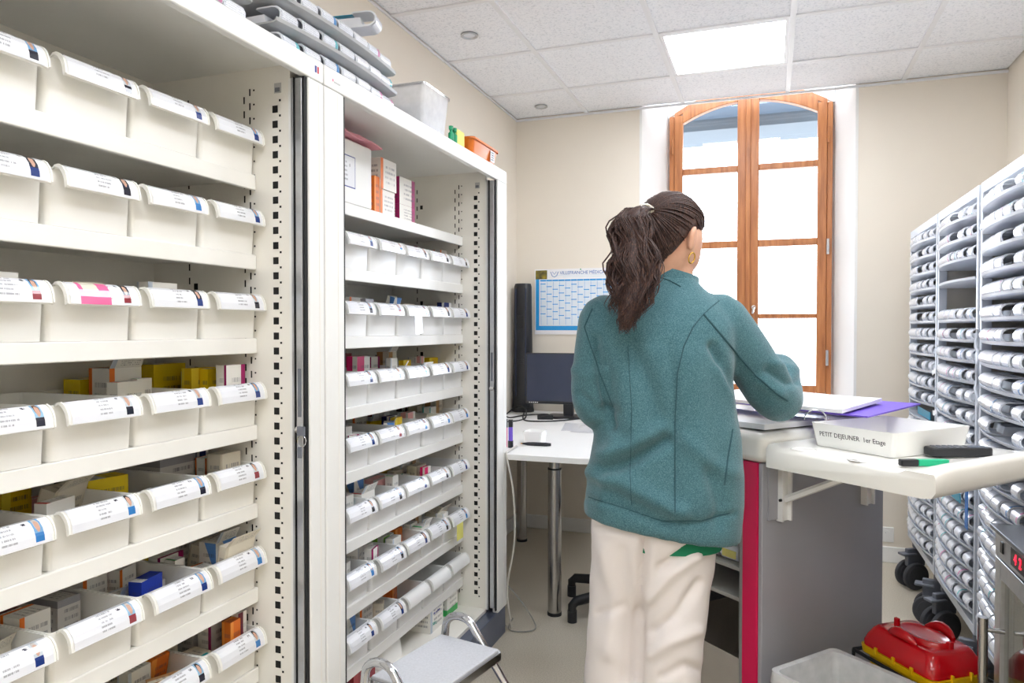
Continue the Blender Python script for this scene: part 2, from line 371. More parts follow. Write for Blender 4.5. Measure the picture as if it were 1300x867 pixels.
# ceiling: slab, T grid, tiles
ceil = struct('ceiling', MB().box(XL - .1, XR + .1, YF, YB + .001, ZC + .05, ZC + .1), 'grid', label='white suspended tile ceiling')
P_ = .58
gx = [XL, -1.08, -.50, .08, .66, XR]; gy = [YB]
y = 3.925
while y > YF: gy.append(y); y -= P_
gy.append(YF)
g = MB()
for x in gx[1:-1]: g.box(x - .012, x + .012, YF, YB, ZC, ZC + .03)
struct('grid_bar', g, 'grid', ceil)
g = MB()
for yy in gy[1:-1]: g.box(XL, XR, yy - .012, yy + .012, ZC + .0006, ZC + .03)
struct('cross_bar', g, 'grid', ceil)
LIGHTS = [(2, 1), (3, 3), (3, 5), (2, 7), (1, 9), (3, 9)]  # first is the visible lamp, the rest unseen panels added as fill light
for i in range(5):
    for j in range(len(gy) - 1):
        if (i, j) in LIGHTS: continue
        x0, x1, y1, y0 = gx[i], gx[i + 1], gy[j], gy[j + 1]
        if y1 - y0 < .03: continue
        struct('ceiling_tile', MB().box(x0 + .006, x1 - .006, y0 + .006, y1 - .006, ZC + .007, ZC + .02), 'tile', ceil)
LN = {1: 'bright square ceiling light panel in front of the window', 3: 'added unseen fill light panel in the ceiling above the medication cart', 5: 'added unseen fill light panel in the ceiling above the glass door fridge', 7: 'added unseen fill light panel in the ceiling just behind the viewer', 9: None}
for (i, j) in LIGHTS:
    x0, x1, y1, y0 = gx[i] + .013, gx[i + 1] - .013, gy[j] - .013, gy[j + 1] + .013
    r = root('ceiling_light', LN[j] or 'added unseen fill light panel farthest behind the viewer, %s side' % ('left' if i == 1 else 'right'), 'ceiling light', ((x0 + x1) / 2, (y0 + y1) / 2, ZC), group='ceiling light panels')
    hw, hl = (x1 - x0) / 2, (y1 - y0) / 2
    link('diffuser', MB().box(-hw + .016, hw - .016, -hl + .016, hl - .016, .004, .012), 'panel', r)
    f = MB()
    f.box(-hw, hw, -hl, -hl + .016, .001, .02).box(-hw, hw, hl - .016, hl, .001, .02).box(-hw, -hw + .016, -hl + .016, hl - .016, .001, .02).box(hw - .016, hw, -hl + .016, hl - .016, .001, .02)
    link('frame', f, 'grid', r)
for (px, py, lb) in ((596, 46, 'small round recessed ceiling spot, the nearer one'), (687, 136, 'small round recessed ceiling spot near the back wall')):
    p = hz(px, py, ZC); r = root('ceiling_spot', lb, 'ceiling spot', (p.x, p.y, ZC + .006), group='recessed ceiling spots')
    link('rim', MB().lathe([(.038, 0), (.04, -.006), (.034, -.009), (.026, -.004), (.026, .0)], 24), 'alu', r, smooth=True)
    link('lens', MB().lathe([(.0005, -.003), (.026, -.003), (.026, -.001), (.0005, -.001)], 24), 'org_body', r, smooth=True)

# ------------------------------------------------------------------ window
def window():
    r = root('window_1', 'arched wooden casement window with eight panes', None, ((WFX0 + WFX1) / 2, WY, ZS), kind='structure')
    cx = (WFX0 + WFX1) / 2; ox, oz = cx, ZS
    gt = lambda x: 2.648 - .105 * (x / .387) ** 2 - oz        # glass top
    ft = lambda x: 2.748 - .105 * (x / .387) ** 2 - oz        # frame top
    hw = (WFX1 - WFX0) / 2
    def arch(x0, x1, lo, hi, y0, y1, n=10):
        b = MB(); rings = []
        for k in range(n + 1):
            x = x0 + (x1 - x0) * k / n; rings.append([(x, y0, lo(x)), (x, y1, lo(x)), (x, y1, hi(x)), (x, y0, hi(x))])
        return b.loft(rings)
    def P(nm, bb, m, par): o = link(nm, bb, m, par, bevel=.004 if m == 'wood' else 0); return o
    fr = MB().box(-hw, -hw + .03, -.02, .04, 0, ft(hw)).box(hw - .03, hw, -.02, .04, 0, ft(hw)).box(-hw + .03, hw - .03, -.02, .04, 0, .03)
    P('jamb_frame', fr, 'wood', r); P('arched_head', arch(-hw + .03, hw - .03, lambda x: ft(x) - .035, ft, -.02, .04), 'wood', r)
    for s in (-1, 1):
        xi, xo = s * .004, s * (hw - .031)           # sash from middle to jamb
        gi, go = s * .062, s * .387
        a = lambda p, q: (min(p, q), max(p, q))
        sash = MB(); bt = .032
        sash.box(*a(xi, gi), -.035, .02, bt, gt(gi) + .055).box(*a(go, xo), -.03, .02, bt, gt(go) + .05)
        sash.box(*a(gi, go), -.03, .02, bt, .075)
        so = P('sash', sash, 'wood', r)
        P('arched_rail', arch(*a(gi, go), gt, lambda x: gt(x) + .072, -.03, .02), 'wood', so)
        zs = [.075 + 0.0]; bars = [(1.332, 1.360), (1.765, 1.806), (2.225, 2.262)]
        for lo, hi in bars: P('glazing_bar', MB().box(*a(gi, go), -.026, .018, lo - oz, hi - oz), 'wood', so)
        edges = [.075] + [q - oz for bb in bars for q in bb]
        for k in range(4):
            z0 = edges[2 * k] if k == 0 else edges[2 * k]
            z0 = [.075, bars[0][1] - oz, bars[1][1] - oz, bars[2][1] - oz][k]; z1 = [bars[0][0] - oz, bars[1][0] - oz, bars[2][0] - oz, None][k]
            if z1 is not None: pb = MB().box(*a(gi, go), -.002, .002, z0, z1)
            else: pb = arch(*a(gi, go), lambda x: z0, gt, -.002, .002)
            o = link('pane', pb, 'glass', r); o['label'] = 'clear glass pane'
        for z in (1.1, 1.75, 2.4):
            link('hinge', MB().cyl((s * (hw - .024), -.04, z - oz - .045), .008, .09, 10), 'alu' if z < 2 else 'wood', r, smooth=True)
    pl = MB(); xs = [-hw - .01 + (2 * hw + .02) * k / 16 for k in range(17)]
    pl.loft([[(x, .0, ft(min(abs(x), hw))), (x, .05, ft(min(abs(x), hw))), (x, .05, ZT - oz), (x, .0, ZT - oz)] for x in xs])
    link('plaster_infill', pl, 'white_wall', r)
    link('astragal', MB().box(-.014, .016, -.05, -.034, .035, gt(0) + .05), 'wood', r, bevel=.005)
    h = MB().cyl((.036, -.035, 1.40 - oz), .013, -.02, 12, 'y').tube([(.036, -.055, 1.40 - oz), (.036, -.066, 1.395 - oz), (.03, -.068, 1.36 - oz)], .007)
    h2 = MB().cyl((-.05, -.035, 1.385 - oz), .010, -.02, 12, 'y')
    link('handle', h, 'chrome', r, smooth=True); link('knob', h2, 'chrome', r, smooth=True)
    return r
window()
# the roof overhang seen through the arched panes
ev = MB().prism([(5.0, 2.66), (5.05, 2.60), (5.9, 2.70), (5.9, 3.1), (5.0, 3.1)], 'x', -1.2, 1.2)
M['eave'] = pm('eave_boards_grey_blue', (70, 88, 104), .7, var=.06)
tag(link('roof_eave', ev, 'eave'), 'grey-blue roof overhang outside the top of the window', 'roof eave')
pd = bpy.data.lights.new('window_portal', 'AREA'); pd.shape = 'RECTANGLE'; pd.size = .93; pd.size_y = 1.85; pd.cycles.is_portal = True
po = bpy.data.objects.new('window_portal', pd); COL.objects.link(po); po.location = ((WFX0 + WFX1) / 2, WY + .1, 1.75); po.rotation_euler = (math.radians(-90), 0, 0)
# ------------------------------------------------------------------ storage cabinets
CF, CB = -1.035, -1.512            # cabinet front plane, inner back plane
SHX = -1.187                       # shelf front edge
CTOP = 1.918
SHELF = [1.645, 1.451, 1.247, 1.035, .842, .634, .436, .250]
def cabinet(nm, label, y0, y1, iy0, iy1, shelves, near):
    r = root(nm, label, 'cabinet', ((CF + CB) / 2, (y0 + y1) / 2, 0), group='tall shutter cabinets')
    ox, oy = (CF + CB) / 2, (y0 + y1) / 2
    def P(n, bb, m, par=r, **k):
        o = link(n, bb, m, par, **k)
        o.data.transform(Matrix.Translation((-ox, -oy, 0))); return o
    P('side_panel', MB().box(CB - .01, -1.088, iy1, iy1 + .02, .12, 1.905), 'cab_in')
    P('side_panel', MB().box(CB - .01, -1.088, iy0 - .02, iy0, .12, 1.905), 'cab_in')
    P('side_casing', MB().box(CB - .012, CF - .022, y1 - .018, y1, .12, 1.87), 'cab_front'); P('side_casing', MB().box(CB - .012, CF - .022, y0, y0 + .018, .12, 1.87), 'cab_front')
    ym = (iy0 + iy1) / 2
    for a, c in ((iy0, iy0 + (iy1 - iy0) * .36 - .001), (iy0 + (iy1 - iy0) * .36 + .001, iy1)): P('back_panel', MB().box(CB - .012, CB, a, c, .12, 1.905), 'cab_in')
    P('top_panel', MB().box(CB - .012, CF - .02, y0 + .001, y1 - .001, 1.903, CTOP), 'cab_front', bevel=.002)
    P('front_rail', MB().box(CF - .022, CF, y0 + .001, y1 - .001, 1.868, CTOP + .001), 'cab_front', bevel=.004, seg=3)
    P('floor_panel', MB().box(CB, CF - .05, iy0, iy1, .118, .13), 'cab_in')
    P('plinth', MB().box(CB, CF - .006, y0 + .002, y1 - .002, 0, .117), 'steel_base', bevel=.003)
    for a, c in ((y0 + .001, iy0), (iy1, y1 - .001)):
        P('front_post', MB().box(CF - .024, CF, a, c, .118, 1.867), 'cab_front', bevel=.004, seg=3)
        n = 3; wd = (c - a) / n
        P('post_groove', MB().box(CF - .001, CF + .0006, a + wd * 2 - .0012, a + wd * 2 + .0012, .13, 1.86), 'cab_in')
    # retracted roller shutter: aluminium end profiles and the black track lips
    for s, yy in ((-1, iy1), (1, iy0)):
        A = lambda p, q: (min(yy + s * p, yy + s * q), max(yy + s * p, yy + s * q))
        P('track_lip', MB().box(-1.088, -1.080, *A(-.002, .006), .13, 1.866), 'cab_front')
        P('track_gap', MB().box(-1.080, -1.036, *A(-.012, -.006), .13, 1.866), 'dark_gap')
        P('track_channel', MB().box(-1.079, -1.073, *A(-.004, .010), .13, 1.866), 'alu', bevel=.001)
        d = P('shutter_profile', MB().box(-1.066, -1.047, *A(-.004, .012), .14, 1.864), 'alu', bevel=.002)
        P('rubber_seal', MB().box(-1.071, -1.068, *A(-.003, .012), .13, 1.866), 'rubber')
        P('rubber_seal', MB().box(-1.045, -1.040, *A(-.003, .011), .13, 1.866), 'rubber')
        if s == -1:
            zc = 1.04
            P('handle_slot', MB().rbox(-1.061, -1.052, yy - .0135, yy - .0118, 1.06, 1.175, .0005), 'caster', d)
            P('lock', MB().cyl((-1.056, yy - .012, 1.03), .009, -.008, 14, 'y'), 'chrome', d, smooth=True)
            if near:
                k = P('key', MB().box(-1.052, -1.030, yy - .03, yy - .027, 1.018, 1.040).tube([(-1.056, yy - .02, 1.03), (-1.045, yy - .028, 1.03)], .003), 'caster', d, bevel=.002)
                P('key_ring', MB().tube([(-1.04 + .012 * math.cos(a), yy - .028, 1.006 + .014 * math.sin(a)) for a in (i * math.pi / 6 for i in range(13))], .0012, 6), 'chrome', d, smooth=True)
                P('spare_key', MB().box(-1.05, -1.038, yy - .031, yy - .028, .965, .992), 'caster', d, bevel=.002)
    # rows of square holes and slots along the right side panel
    for yy, s in ((iy1, -1), (iy0, 1)):
        A = lambda d: (min(yy, yy + s * d), max(yy, yy + s * d))
        h = MB(); z = 1.80
        while z > .17:
            h.box(-1.131 - .0075, -1.131 + .0075, *A(.0008), z - .0085, z + .0085); z -= .0365
        o = P('square_holes', h, 'hole'); o['kind'] = 'stuff'
        h = MB(); z = 1.82
        while z > .17:
            h.box(-1.117 - .0025, -1.117 + .0025, *A(.0008), z - .0025, z + .0025); z -= .0365
        z = 1.83; k = 0
        while z > .17:
            for xx, dz in ((-1.222, 0), (-1.205, .018), (-1.395, .01)):
                h.box(xx - .0018, xx + .0018, *A(.0008), z + dz - .0085, z + dz + .0085)
            h.box(-1.193 - .002, -1.193 + .002, *A(.0008), z + .02, z + .024); z -= .0345
        for q in SHELF: h.box(-1.375 - .006, -1.375 + .006, *A(.0008), q + .122, q + .138)
        o = P('slot_holes', h, 'hole'); o['kind'] = 'stuff'
    P('barcode_sticker', MB().box(-1.133, -1.113, iy1 - .0006, iy1, 1.838, 1.862), 'gy_st'); P('barcode', MB().box(-1.131, -1.117, iy1 - .001, iy1, 1.841, 1.851), 'caster')
    yl = iy1 + .035 if near else iy0 - .03
    if near:
        P('maker_sticker', MB().box(CF, CF + .0006, y1 - .045, y1 - .012, 1.878, 1.905), 'paper')
        P('sticker_mark', MB().box(CF + .0004, CF + .001, y1 - .038, y1 - .031, 1.886, 1.902), 'ink_navy'); P('sticker_mark', MB().box(CF + .0004, CF + .001, y1 - .028, y1 - .022, 1.886, 1.902), 'ink_red')
    else:
        P('sticker_mark', MB().box(CF, CF + .0006, y0 + .034, y0 + .038, 1.888, 1.894), 'pink_b'); P('maker_print', MB().box(CF, CF + .0006, y0 + .041, y0 + .068, 1.886, 1.890), 'gy_st')
    for z in shelves:
        sh = P('shelf', MB().box(CB, SHX - .012, iy0 + .001, iy1 - .001, z - .012, z - .001), 'cab_in')
        P('shelf_lip', MB().box(SHX - .012, SHX, iy0 + .001, iy1 - .001, z - .037, z), 'cab_front' if not near else 'bin', sh, bevel=.003)
    return r
M['gy_st'] = pm('grey_sticker', (190, 190, 190), .5)
NEAR_Y, FAR_Y = (.29, 1.468), (1.618, 2.731)
cabinet('shutter_cabinet', 'tall cream shutter cabinet full of bins, nearest the viewer', .228, 1.530, *NEAR_Y, SHELF, True)
cabinet('shutter_cabinet', 'tall white shutter cabinet full of bins, beside the desk', 1.533, 2.837, *FAR_Y, SHELF, False)

# ------------------------------------------------------------------ bins
BW, BD, BH = .1835, .308, .100
def bin_meshes(mat):
    w = BW / 2 - .0015; t = .003
    # local: front face at x=0 facing +x, bottom at z=0
    def ring(x0, x1, hw, z, r, n=3):
        out = []
        for cx, cy, a0 in ((x1 - r, hw - r, 0), (x0 + r, hw - r, 90), (x0 + r, -hw + r, 180), (x1 - r, -hw + r, 270)):
            for k in range(n + 1):
                a = math.radians(a0 + 90 * k / n); out.append((cx + r * math.cos(a), cy + r * math.sin(a), z))
        return out
    b = MB()
    b.loft([ring(-BD + .006, -.004, w - .004, 0, .008), ring(-BD + .002, -.001, w - .001, .08, .009), ring(-BD, 0, w, BH - .006, .009), ring(-BD, 0, w, BH, .009),
            ring(-BD + t, -t, w - t, BH, .007), ring(-BD + t + .003, -t - .003, w - t - .003, .006, .006)])
    body = b.mesh('body')
    prof = [(-.003, .096), (.004, .1035), (.014, .1045), (.022, .1005), (.029, .092), (.0335, .080), (.0350, .066)]
    l = MB(); inn = [(x - .003, z - .002) for x, z in prof]
    hw = w - .0125
    l.prism(prof[::-1] + inn, 'y', -hw, hw)
    lip = l.mesh('label_lip')
    lb = MB(); hl = hw - .006; pr = [(x + .0012, z + .0008) for x, z in prof[1:]]
    L = [0]
    for p, q in zip(pr, pr[1:]): L.append(L[-1] + math.hypot(q[0] - p[0], q[1] - p[1]))
    for k in range(len(pr) - 1):
        p, q = pr[k], pr[k + 1]; v0, v1 = 1 - L[k] / L[-1], 1 - L[k + 1] / L[-1]
        lb.add([(p[0], -hl, p[1]), (p[0], hl, p[1]), (q[0], hl, q[1]), (q[0], -hl, q[1])], [(0, 1, 2, 3)], [((0, v0), (1, v0), (1, v1), (0, v1))])
    label = lb.mesh('label')
    rm = MB()   # end ridges of the label lip
    rm.prism([(x + .0022, z + .0014) for x, z in prof][::-1] + [(x - .004, z - .003) for x, z in prof], 'y', -.0016, .0016)
    return body, lip, label, rm.mesh('lip_edge'), hw
BINM = {}
for key, mt in (('near', 'bin'), ('far', 'bin2')):
    *ms, LHW = bin_meshes(mt)
    for q, n in zip(ms, (mt, mt, 'label', mt)): q.materials.append(M[n])
    BINM[key] = ms
BINS = {}
def make_bin(cab, row, k):
    y1 = (NEAR_Y if cab == 'near' else FAR_Y)[1]; yc = y1 - BW * (k + .5) - .001
    x = SHX + rnd.uniform(-.003, .003); z = SHELF[row]
    cn = 'nearer' if cab == 'near' else 'farther'
    r = root('storage_bin', '%s plastic bin, %s cabinet, %s shelf from top, %s bin from the right' % ('cream' if cab == 'near' else 'milky white', cn, ORD[row], ORD[k]), 'bin', (x, yc, z + .0005), rnd.uniform(-.006, .006), group='bins in the %s cabinet' % cn)
    ms = BINM[cab]
    bo = link('body', ms[0], None, r, smooth=35)
    lp = link('label_lip', ms[1], None, r, smooth=50)
    for s in (-1, 1): link('lip_edge', ms[3], None, lp, (0, s * LHW, 0))
    if not (cab == 'far' and row == 7 and k < 3): lb = link('label', ms[2], None, lp, smooth=60, norm=False)
    else: lb = None
    if cab == 'near' and row == 2 and k == 2 and lb: lb.data = lb.data.copy(); lb.data.materials.clear(); lb.data.materials.append(M['label_pink']); lb['label'] = 'pink and white paper label'
    BINS[(cab, row, k)] = (x, yc, z)
    return r
for row in range(8):
    for k in range(6): make_bin('near', row, k)
    if row: 
        for k in range(6): make_bin('far', row, k)

# ------------------------------------------------------------------ medicine cartons
PLACED = {}
USED = set()
def uniq(lb, alts):
    for a in [''] + alts:
        t = lb + a
        if t not in USED: USED.add(t); return t
    k = 2
    while '%s%s' % (lb, ', %s along' % ORD[k]) in USED: k += 1
    t = '%s, %s along' % (lb, ORD[k]); USED.add(t); return t
def carton_obj(lx, ly, lz, pal, loc, rz, tilt, label, flap=0, group=None, name='medicine_carton'):
    b = MB().box(-lx / 2, lx / 2, -ly / 2, ly / 2, 0, lz)
    if flap:
        fl = MB(); 
        fl.box(lx / 2 - .001, lx / 2 + .0, -ly / 2 + .001, ly / 2 - .001, 0, min(lz * .35, .03), Matrix.Translation((0, 0, lz)) @ Matrix.Translation((lx / 2, 0, 0)) @ Matrix.Rotation(.5 * flap, 4, 'Y') @ Matrix.Translation((-lx / 2, 0, 0)))
    o = link(name, b, 'c_' + pal, None, loc, rz, norm=False)
    o.rotation_euler = (tilt[0], tilt[1], rz)
    if flap: link('flap', fl, 'c_cr' if pal == 'cr' else 'c_wh', o, norm=False)
    return tag(o, label, 'carton', group)
def carton(cab, px, py, X, wy, wx, pal, rz=0., tilt=0., flap=0, hmax=.142, hmin=.07):
    iy = NEAR_Y if cab == 'near' else FAR_Y
    q0 = hx(px, py, -1.215); row = min(i for i, z in enumerate(SHELF) if z + .03 < q0.z)
    while True:
        p = hx(px, py, X); kf = (iy[1] - p.y) / BW
        if X >= -1.225 or (kf > .12 and p.z - SHELF[row] > .088): break
        X += .01
    k = max(0, int(kf))
    if (cab, row, k) not in BINS: return None
    return put(cab, row, k, p.x, p.y, wy, wx, max(hmin, min(hmax, p.z - SHELF[row] - .005 + (0 if row < 3 else .022 if cab == 'far' else .012))), pal, rz, tilt, flap)
def put(cab, row, k, X, Y, wy, wx, h, pal, rz=0., tilt=0., flap=0):
    bx, by, bz = BINS[(cab, row, k)]
    ylo, yhi = by - BW / 2 + .011, by + BW / 2 - .011; xlo, xhi = bx - BD + .014, bx - .012
    for sc in (1, .85, .7, .55):
        wy_, wx_ = min(wy * sc, yhi - ylo), min(wx * sc, xhi - xlo)
        c, s = abs(math.cos(rz)), abs(math.sin(rz)); ex = wx_ * c + wy_ * s + h * abs(math.sin(tilt)); ey = wx_ * s + wy_ * c
        if ey > yhi - ylo: ey = yhi - ylo
        for d in ((0, 0), (-.02, 0), (.02, 0), (0, -.02), (0, .02), (-.04, 0), (.04, 0), (0, -.04), (0, .04), (-.06, .02), (.06, .02), (-.06, -.03), (.06, -.03), (-.09, 0), (.09, 0), (-.12, .03), (.12, -.03), (-.15, 0)):
            x = min(max(X + d[0], xlo + ex / 2), xhi - ex / 2); y = min(max(Y + d[1], ylo + ey / 2), yhi - ey / 2)
            bb = (x - ex / 2, x + ex / 2, y - ey / 2, y + ey / 2)
            if not any(bb[0] < q[1] and bb[1] > q[0] and bb[2] < q[3] and bb[3] > q[2] for q in PLACED.get((cab, row, k), [])):
                PLACED.setdefault((cab, row, k), []).append(bb)
                cn = 'nearer' if cab == 'near' else 'farther'
                lb = uniq('%s carton, %s cabinet, %s shelf, %s bin from right' % (CART[pal][0], cn, ORD[row], ORD[k]), [' at its back' if x < bx - .15 else ' at its front', ' on its left', ' on its right'])
                z = bz + .0065 + wx_ / 2 * abs(math.sin(tilt))
                return carton_obj(wx_, wy_, h * (1 - .0 * abs(tilt)), pal, (x, y, z), rz, (0, tilt), lb, flap, 'cartons in the %s cabinet' % cn)
    return None
N_, F_ = 'near', 'far'
SPEC = [  # nearer cabinet: px, py of the top, depth X, width, thickness, palette
 (N_, 130, 231, -1.25, .07, .02, 'wh'), (N_, 236, 252, -1.24, .05, .02, 'br'),
 (N_, 22, 348, -1.25, .075, .025, 'tg'), (N_, 120, 360, -1.26, .07, .02, 'cr'), (N_, 215, 361, -1.26, .08, .03, 'wh'),
 (N_, 107, 488, -1.46, .07, .05, 'yw'), (N_, 148, 462, -1.40, .085, .06, 'wo', 0, 0, 1), (N_, 160, 492, -1.30, .07, .03, 'wr'), (N_, 180, 478, -1.47, .03, .02, 'or'),
 (N_, 212, 464, -1.42, .10, .04, 'yw'), (N_, 188, 487, -1.33, .04, .02, 'wg'), (N_, 262, 473, -1.46, .08, .03, 'ye'), (N_, 276, 474, -1.34, .055, .025, 'yw'), (N_, 297, 466, -1.38, .065, .03, 'wm'), (N_, 246, 478, -1.36, .04, .03, 'wh'), (N_, 317, 475, -1.30, .025, .02, 'wh'),
 (N_, 12, 622, -1.42, .06, .04, 'ye'), (N_, 55, 622, -1.36, .10, .03, 'cr', .3, .3, 1), (N_, 60, 642, -1.28, .07, .025, 'wr', .2), (N_, 88, 600, -1.46, .04, .06, 'nv'), (N_, 112, 600, -1.47, .07, .035, 'wr'), (N_, 128, 613, -1.34, .085, .05, 'yw', -.2),
 (N_, 165, 590, -1.40, .11, .16, 'gy'), (N_, 218, 575, -1.46, .06, .03, 'wo'), (N_, 200, 577, -1.47, .05, .02, 'nv'), (N_, 248, 585, -1.34, .055, .03, 'wo'), (N_, 225, 590, -1.42, .04, .03, 'wh'), (N_, 275, 578, -1.34, .07, .04, 'cr'), (N_, 290, 577, -1.30, .03, .03, 'nv'), (N_, 243, 582, -1.46, .05, .03, 'tg'),
 (N_, 60, 762, -1.44, .05, .12, 'gy'), (N_, 20, 790, -1.30, .06, .05, 'wo'), (N_, 8, 785, -1.44, .05, .04, 'mr'),
 (N_, 110, 735, -1.45, .06, .05, 'wo'), (N_, 140, 730, -1.38, .055, .05, 'wo', .2), (N_, 158, 722, -1.40, .05, .02, 'cr', .3, .2, 1), (N_, 178, 710, -1.46, .10, .04, 'ye'), (N_, 185, 740, -1.27, .07, .03, 'bl', .2), (N_, 203, 713, -1.34, .07, .035, 'wm'), (N_, 222, 716, -1.30, .03, .03, 'wg'),
 (N_, 240, 690, -1.42, .06, .03, 'cr', .2, .2, 1), (N_, 256, 690, -1.34, .05, .03, 'wr', -.2, -.1, 1), (N_, 285, 688, -1.33, .07, .05, 'wb', 0, 0, 1), (N_, 262, 683, -1.46, .10, .02, 'cr', 0, .2, 1),
 (N_, 252, 792, -1.42, .06, .05, 'gy'), (N_, 275, 788, -1.36, .06, .04, 'wm'), (N_, 290, 780, -1.31, .03, .05, 'mr'), (N_, 308, 786, -1.27, .04, .03, 'or'),
 (N_, 165, 838, -1.40, .06, .05, 'yw'), (N_, 198, 835, -1.35, .05, .012, 'or', 0, .2), (N_, 180, 850, -1.30, .06, .03, 'wh'), (N_, 150, 846, -1.46, .06, .04, 'cr'),
 # farther cabinet
 (F_, 472, 306, -1.25, .04, .02, 'or'), (F_, 523, 313, -1.34, .05, .04, 'mr'), (F_, 514, 318, -1.25, .03, .02, 'wo'), (F_, 561, 319, -1.30, .06, .03, 'wo'),
 (F_, 447, 378, -1.30, .08, .03, 'wo'), (F_, 466, 380, -1.25, .05, .02, 'gy'), (F_, 489, 377, -1.30, .05, .03, 'wb', 0, .3), (F_, 515, 386, -1.28, .09, .02, 'cr'), (F_, 567, 385, -1.28, .07, .03, 'nv'), (F_, 546, 389, -1.26, .06, .02, 'wh'),
 (F_, 436, 440, -1.42, .05, .03, 'rd'), (F_, 455, 461, -1.30, .08, .04, 'mg'), (F_, 472, 461, -1.36, .06, .03, 'wm'), (F_, 478, 458, -1.44, .07, .02, 'gy', 0, .2), (F_, 491, 452, -1.36, .06, .05, 'br', 0, 0, 1), (F_, 497, 463, -1.27, .05, .02, 'wh'), (F_, 514, 465, -1.30, .06, .02, 'ye'), (F_, 525, 461, -1.34, .04, .03, 'wh'), (F_, 533, 460, -1.30, .025, .02, 'pk'), (F_, 549, 461, -1.36, .08, .03, 'ye'),
 (F_, 441, 550, -1.26, .06, .03, 'wh'), (F_, 469, 532, -1.42, .05, .04, 'rd'), (F_, 487, 530, -1.38, .05, .03, 'wr', .2), (F_, 495, 536, -1.30, .06, .03, 'nv'), (F_, 503, 538, -1.25, .05, .02, 'ye'), (F_, 511, 520, -1.44, .03, .04, 'mr'), (F_, 521, 517, -1.42, .05, .03, 'gy'), (F_, 518, 531, -1.28, .06, .03, 'pk'), (F_, 545, 524, -1.27, .06, .03, 'tg'), (F_, 553, 511, -1.40, .06, .05, 'br'), (F_, 530, 521, -1.36, .05, .04, 'cr'),
 (F_, 450, 617, -1.34, .06, .05, 'wb'), (F_, 462, 602, -1.46, .10, .04, 'ov'), (F_, 485, 598, -1.46, .09, .04, 'ov'), (F_, 472, 618, -1.30, .09, .05, 'pk'), (F_, 491, 611, -1.27, .04, .03, 'wg'), (F_, 503, 592, -1.40, .05, .02, 'wr'), (F_, 530, 597, -1.36, .08, .04, 'cr'), (F_, 540, 600, -1.28, .05, .02, 'mg'), (F_, 516, 591, -1.46, .06, .04, 'br'), (F_, 440, 636, -1.27, .06, .04, 'tg'),
 (F_, 440, 705, -1.28, .06, .05, 'wh', .3), (F_, 458, 702, -1.26, .05, .03, 'wm', .2), (F_, 478, 690, -1.34, .07, .06, 'gr'), (F_, 492, 694, -1.28, .06, .03, 'wh'), (F_, 467, 690, -1.46, .06, .04, 'ye'), (F_, 506, 676, -1.32, .05, .03, 'or'), (F_, 516, 674, -1.27, .06, .03, 'wh'), (F_, 527, 662, -1.40, .05, .03, 'br'), (F_, 548, 655, -1.36, .10, .05, 'cr', 0, .2, 1), (F_, 556, 660, -1.28, .05, .03, 'wh'),
 (F_, 455, 770, -1.27, .08, .06, 'wo'), (F_, 440, 790, -1.33, .05, .05, 'wb'), (F_, 484, 755, -1.34, .08, .08, 'or', .3), (F_, 470, 770, -1.42, .07, .06, 'cr'),
]
for s in SPEC:
    o = carton(*s)
# low fill in the bins one can look into
fillp = ['wh', 'wh', 'wo', 'cr', 'cr', 'wr', 'yw', 'gy', 'wb', 'wm', 'tg', 'br', 'wg', 'pk']
for cab, row, ks, n in ((N_, 4, (0, 1, 2, 3), 6), (N_, 5, (0, 1, 3), 6), (N_, 6, (0, 1, 2), 6), (F_, 3, (1, 2, 3, 4), 2), (F_, 4, (1, 2, 3, 4), 4), (F_, 5, (1, 3, 4), 6), (F_, 6, (1, 2, 3, 4), 6), (F_, 7, (3, 4), 5), (N_, 3, (0, 1), 3)):
    for k in ks:
        bx, by, bz = BINS[(cab, row, k)]
        for _ in range(n):
            put(cab, row, k, bx - rnd.uniform(.03, .27), by + rnd.uniform(-.06, .06), rnd.uniform(.05, .085), rnd.uniform(.022, .055), rnd.uniform(.05, .075) if cab == N_ else rnd.uniform(.06, .105), rnd.choice(fillp), rnd.uniform(-.5, .5), 0, 1 if rnd.random() < .3 else 0)
# lettering on the few cartons whose print can be read
def print_on(px, py, X, s, size, mat='ink', dy=0):
    best = None; p = hx(px, py, X)
    for o in bpy.data.objects:
        if o.name.startswith('medicine_carton') and o.parent is None:
            d = math.hypot(o.location.x - p.x, o.location.y - p.y) + abs(o.location.z - p.z) * .3
            if best is None or d < best[0]: best = (d, o)
    o = best[1]; v = [q.co for q in o.data.vertices]; xm = max(q.x for q in v); zm = max(q.z for q in v); ym = max(q.y for q in v)
    text('lettering', s, min(size, 2 * ym / (len(s) * .55)), mat, o, basis((xm + .0004, dy, zm * .72), (0, 1, 0), (0, 0, 1)))
print_on(60, 770, -1.44, 'OFLOXACINE', .016); print_on(276, 480, -1.34, 'Doliprane', .014, 'ink_navy')
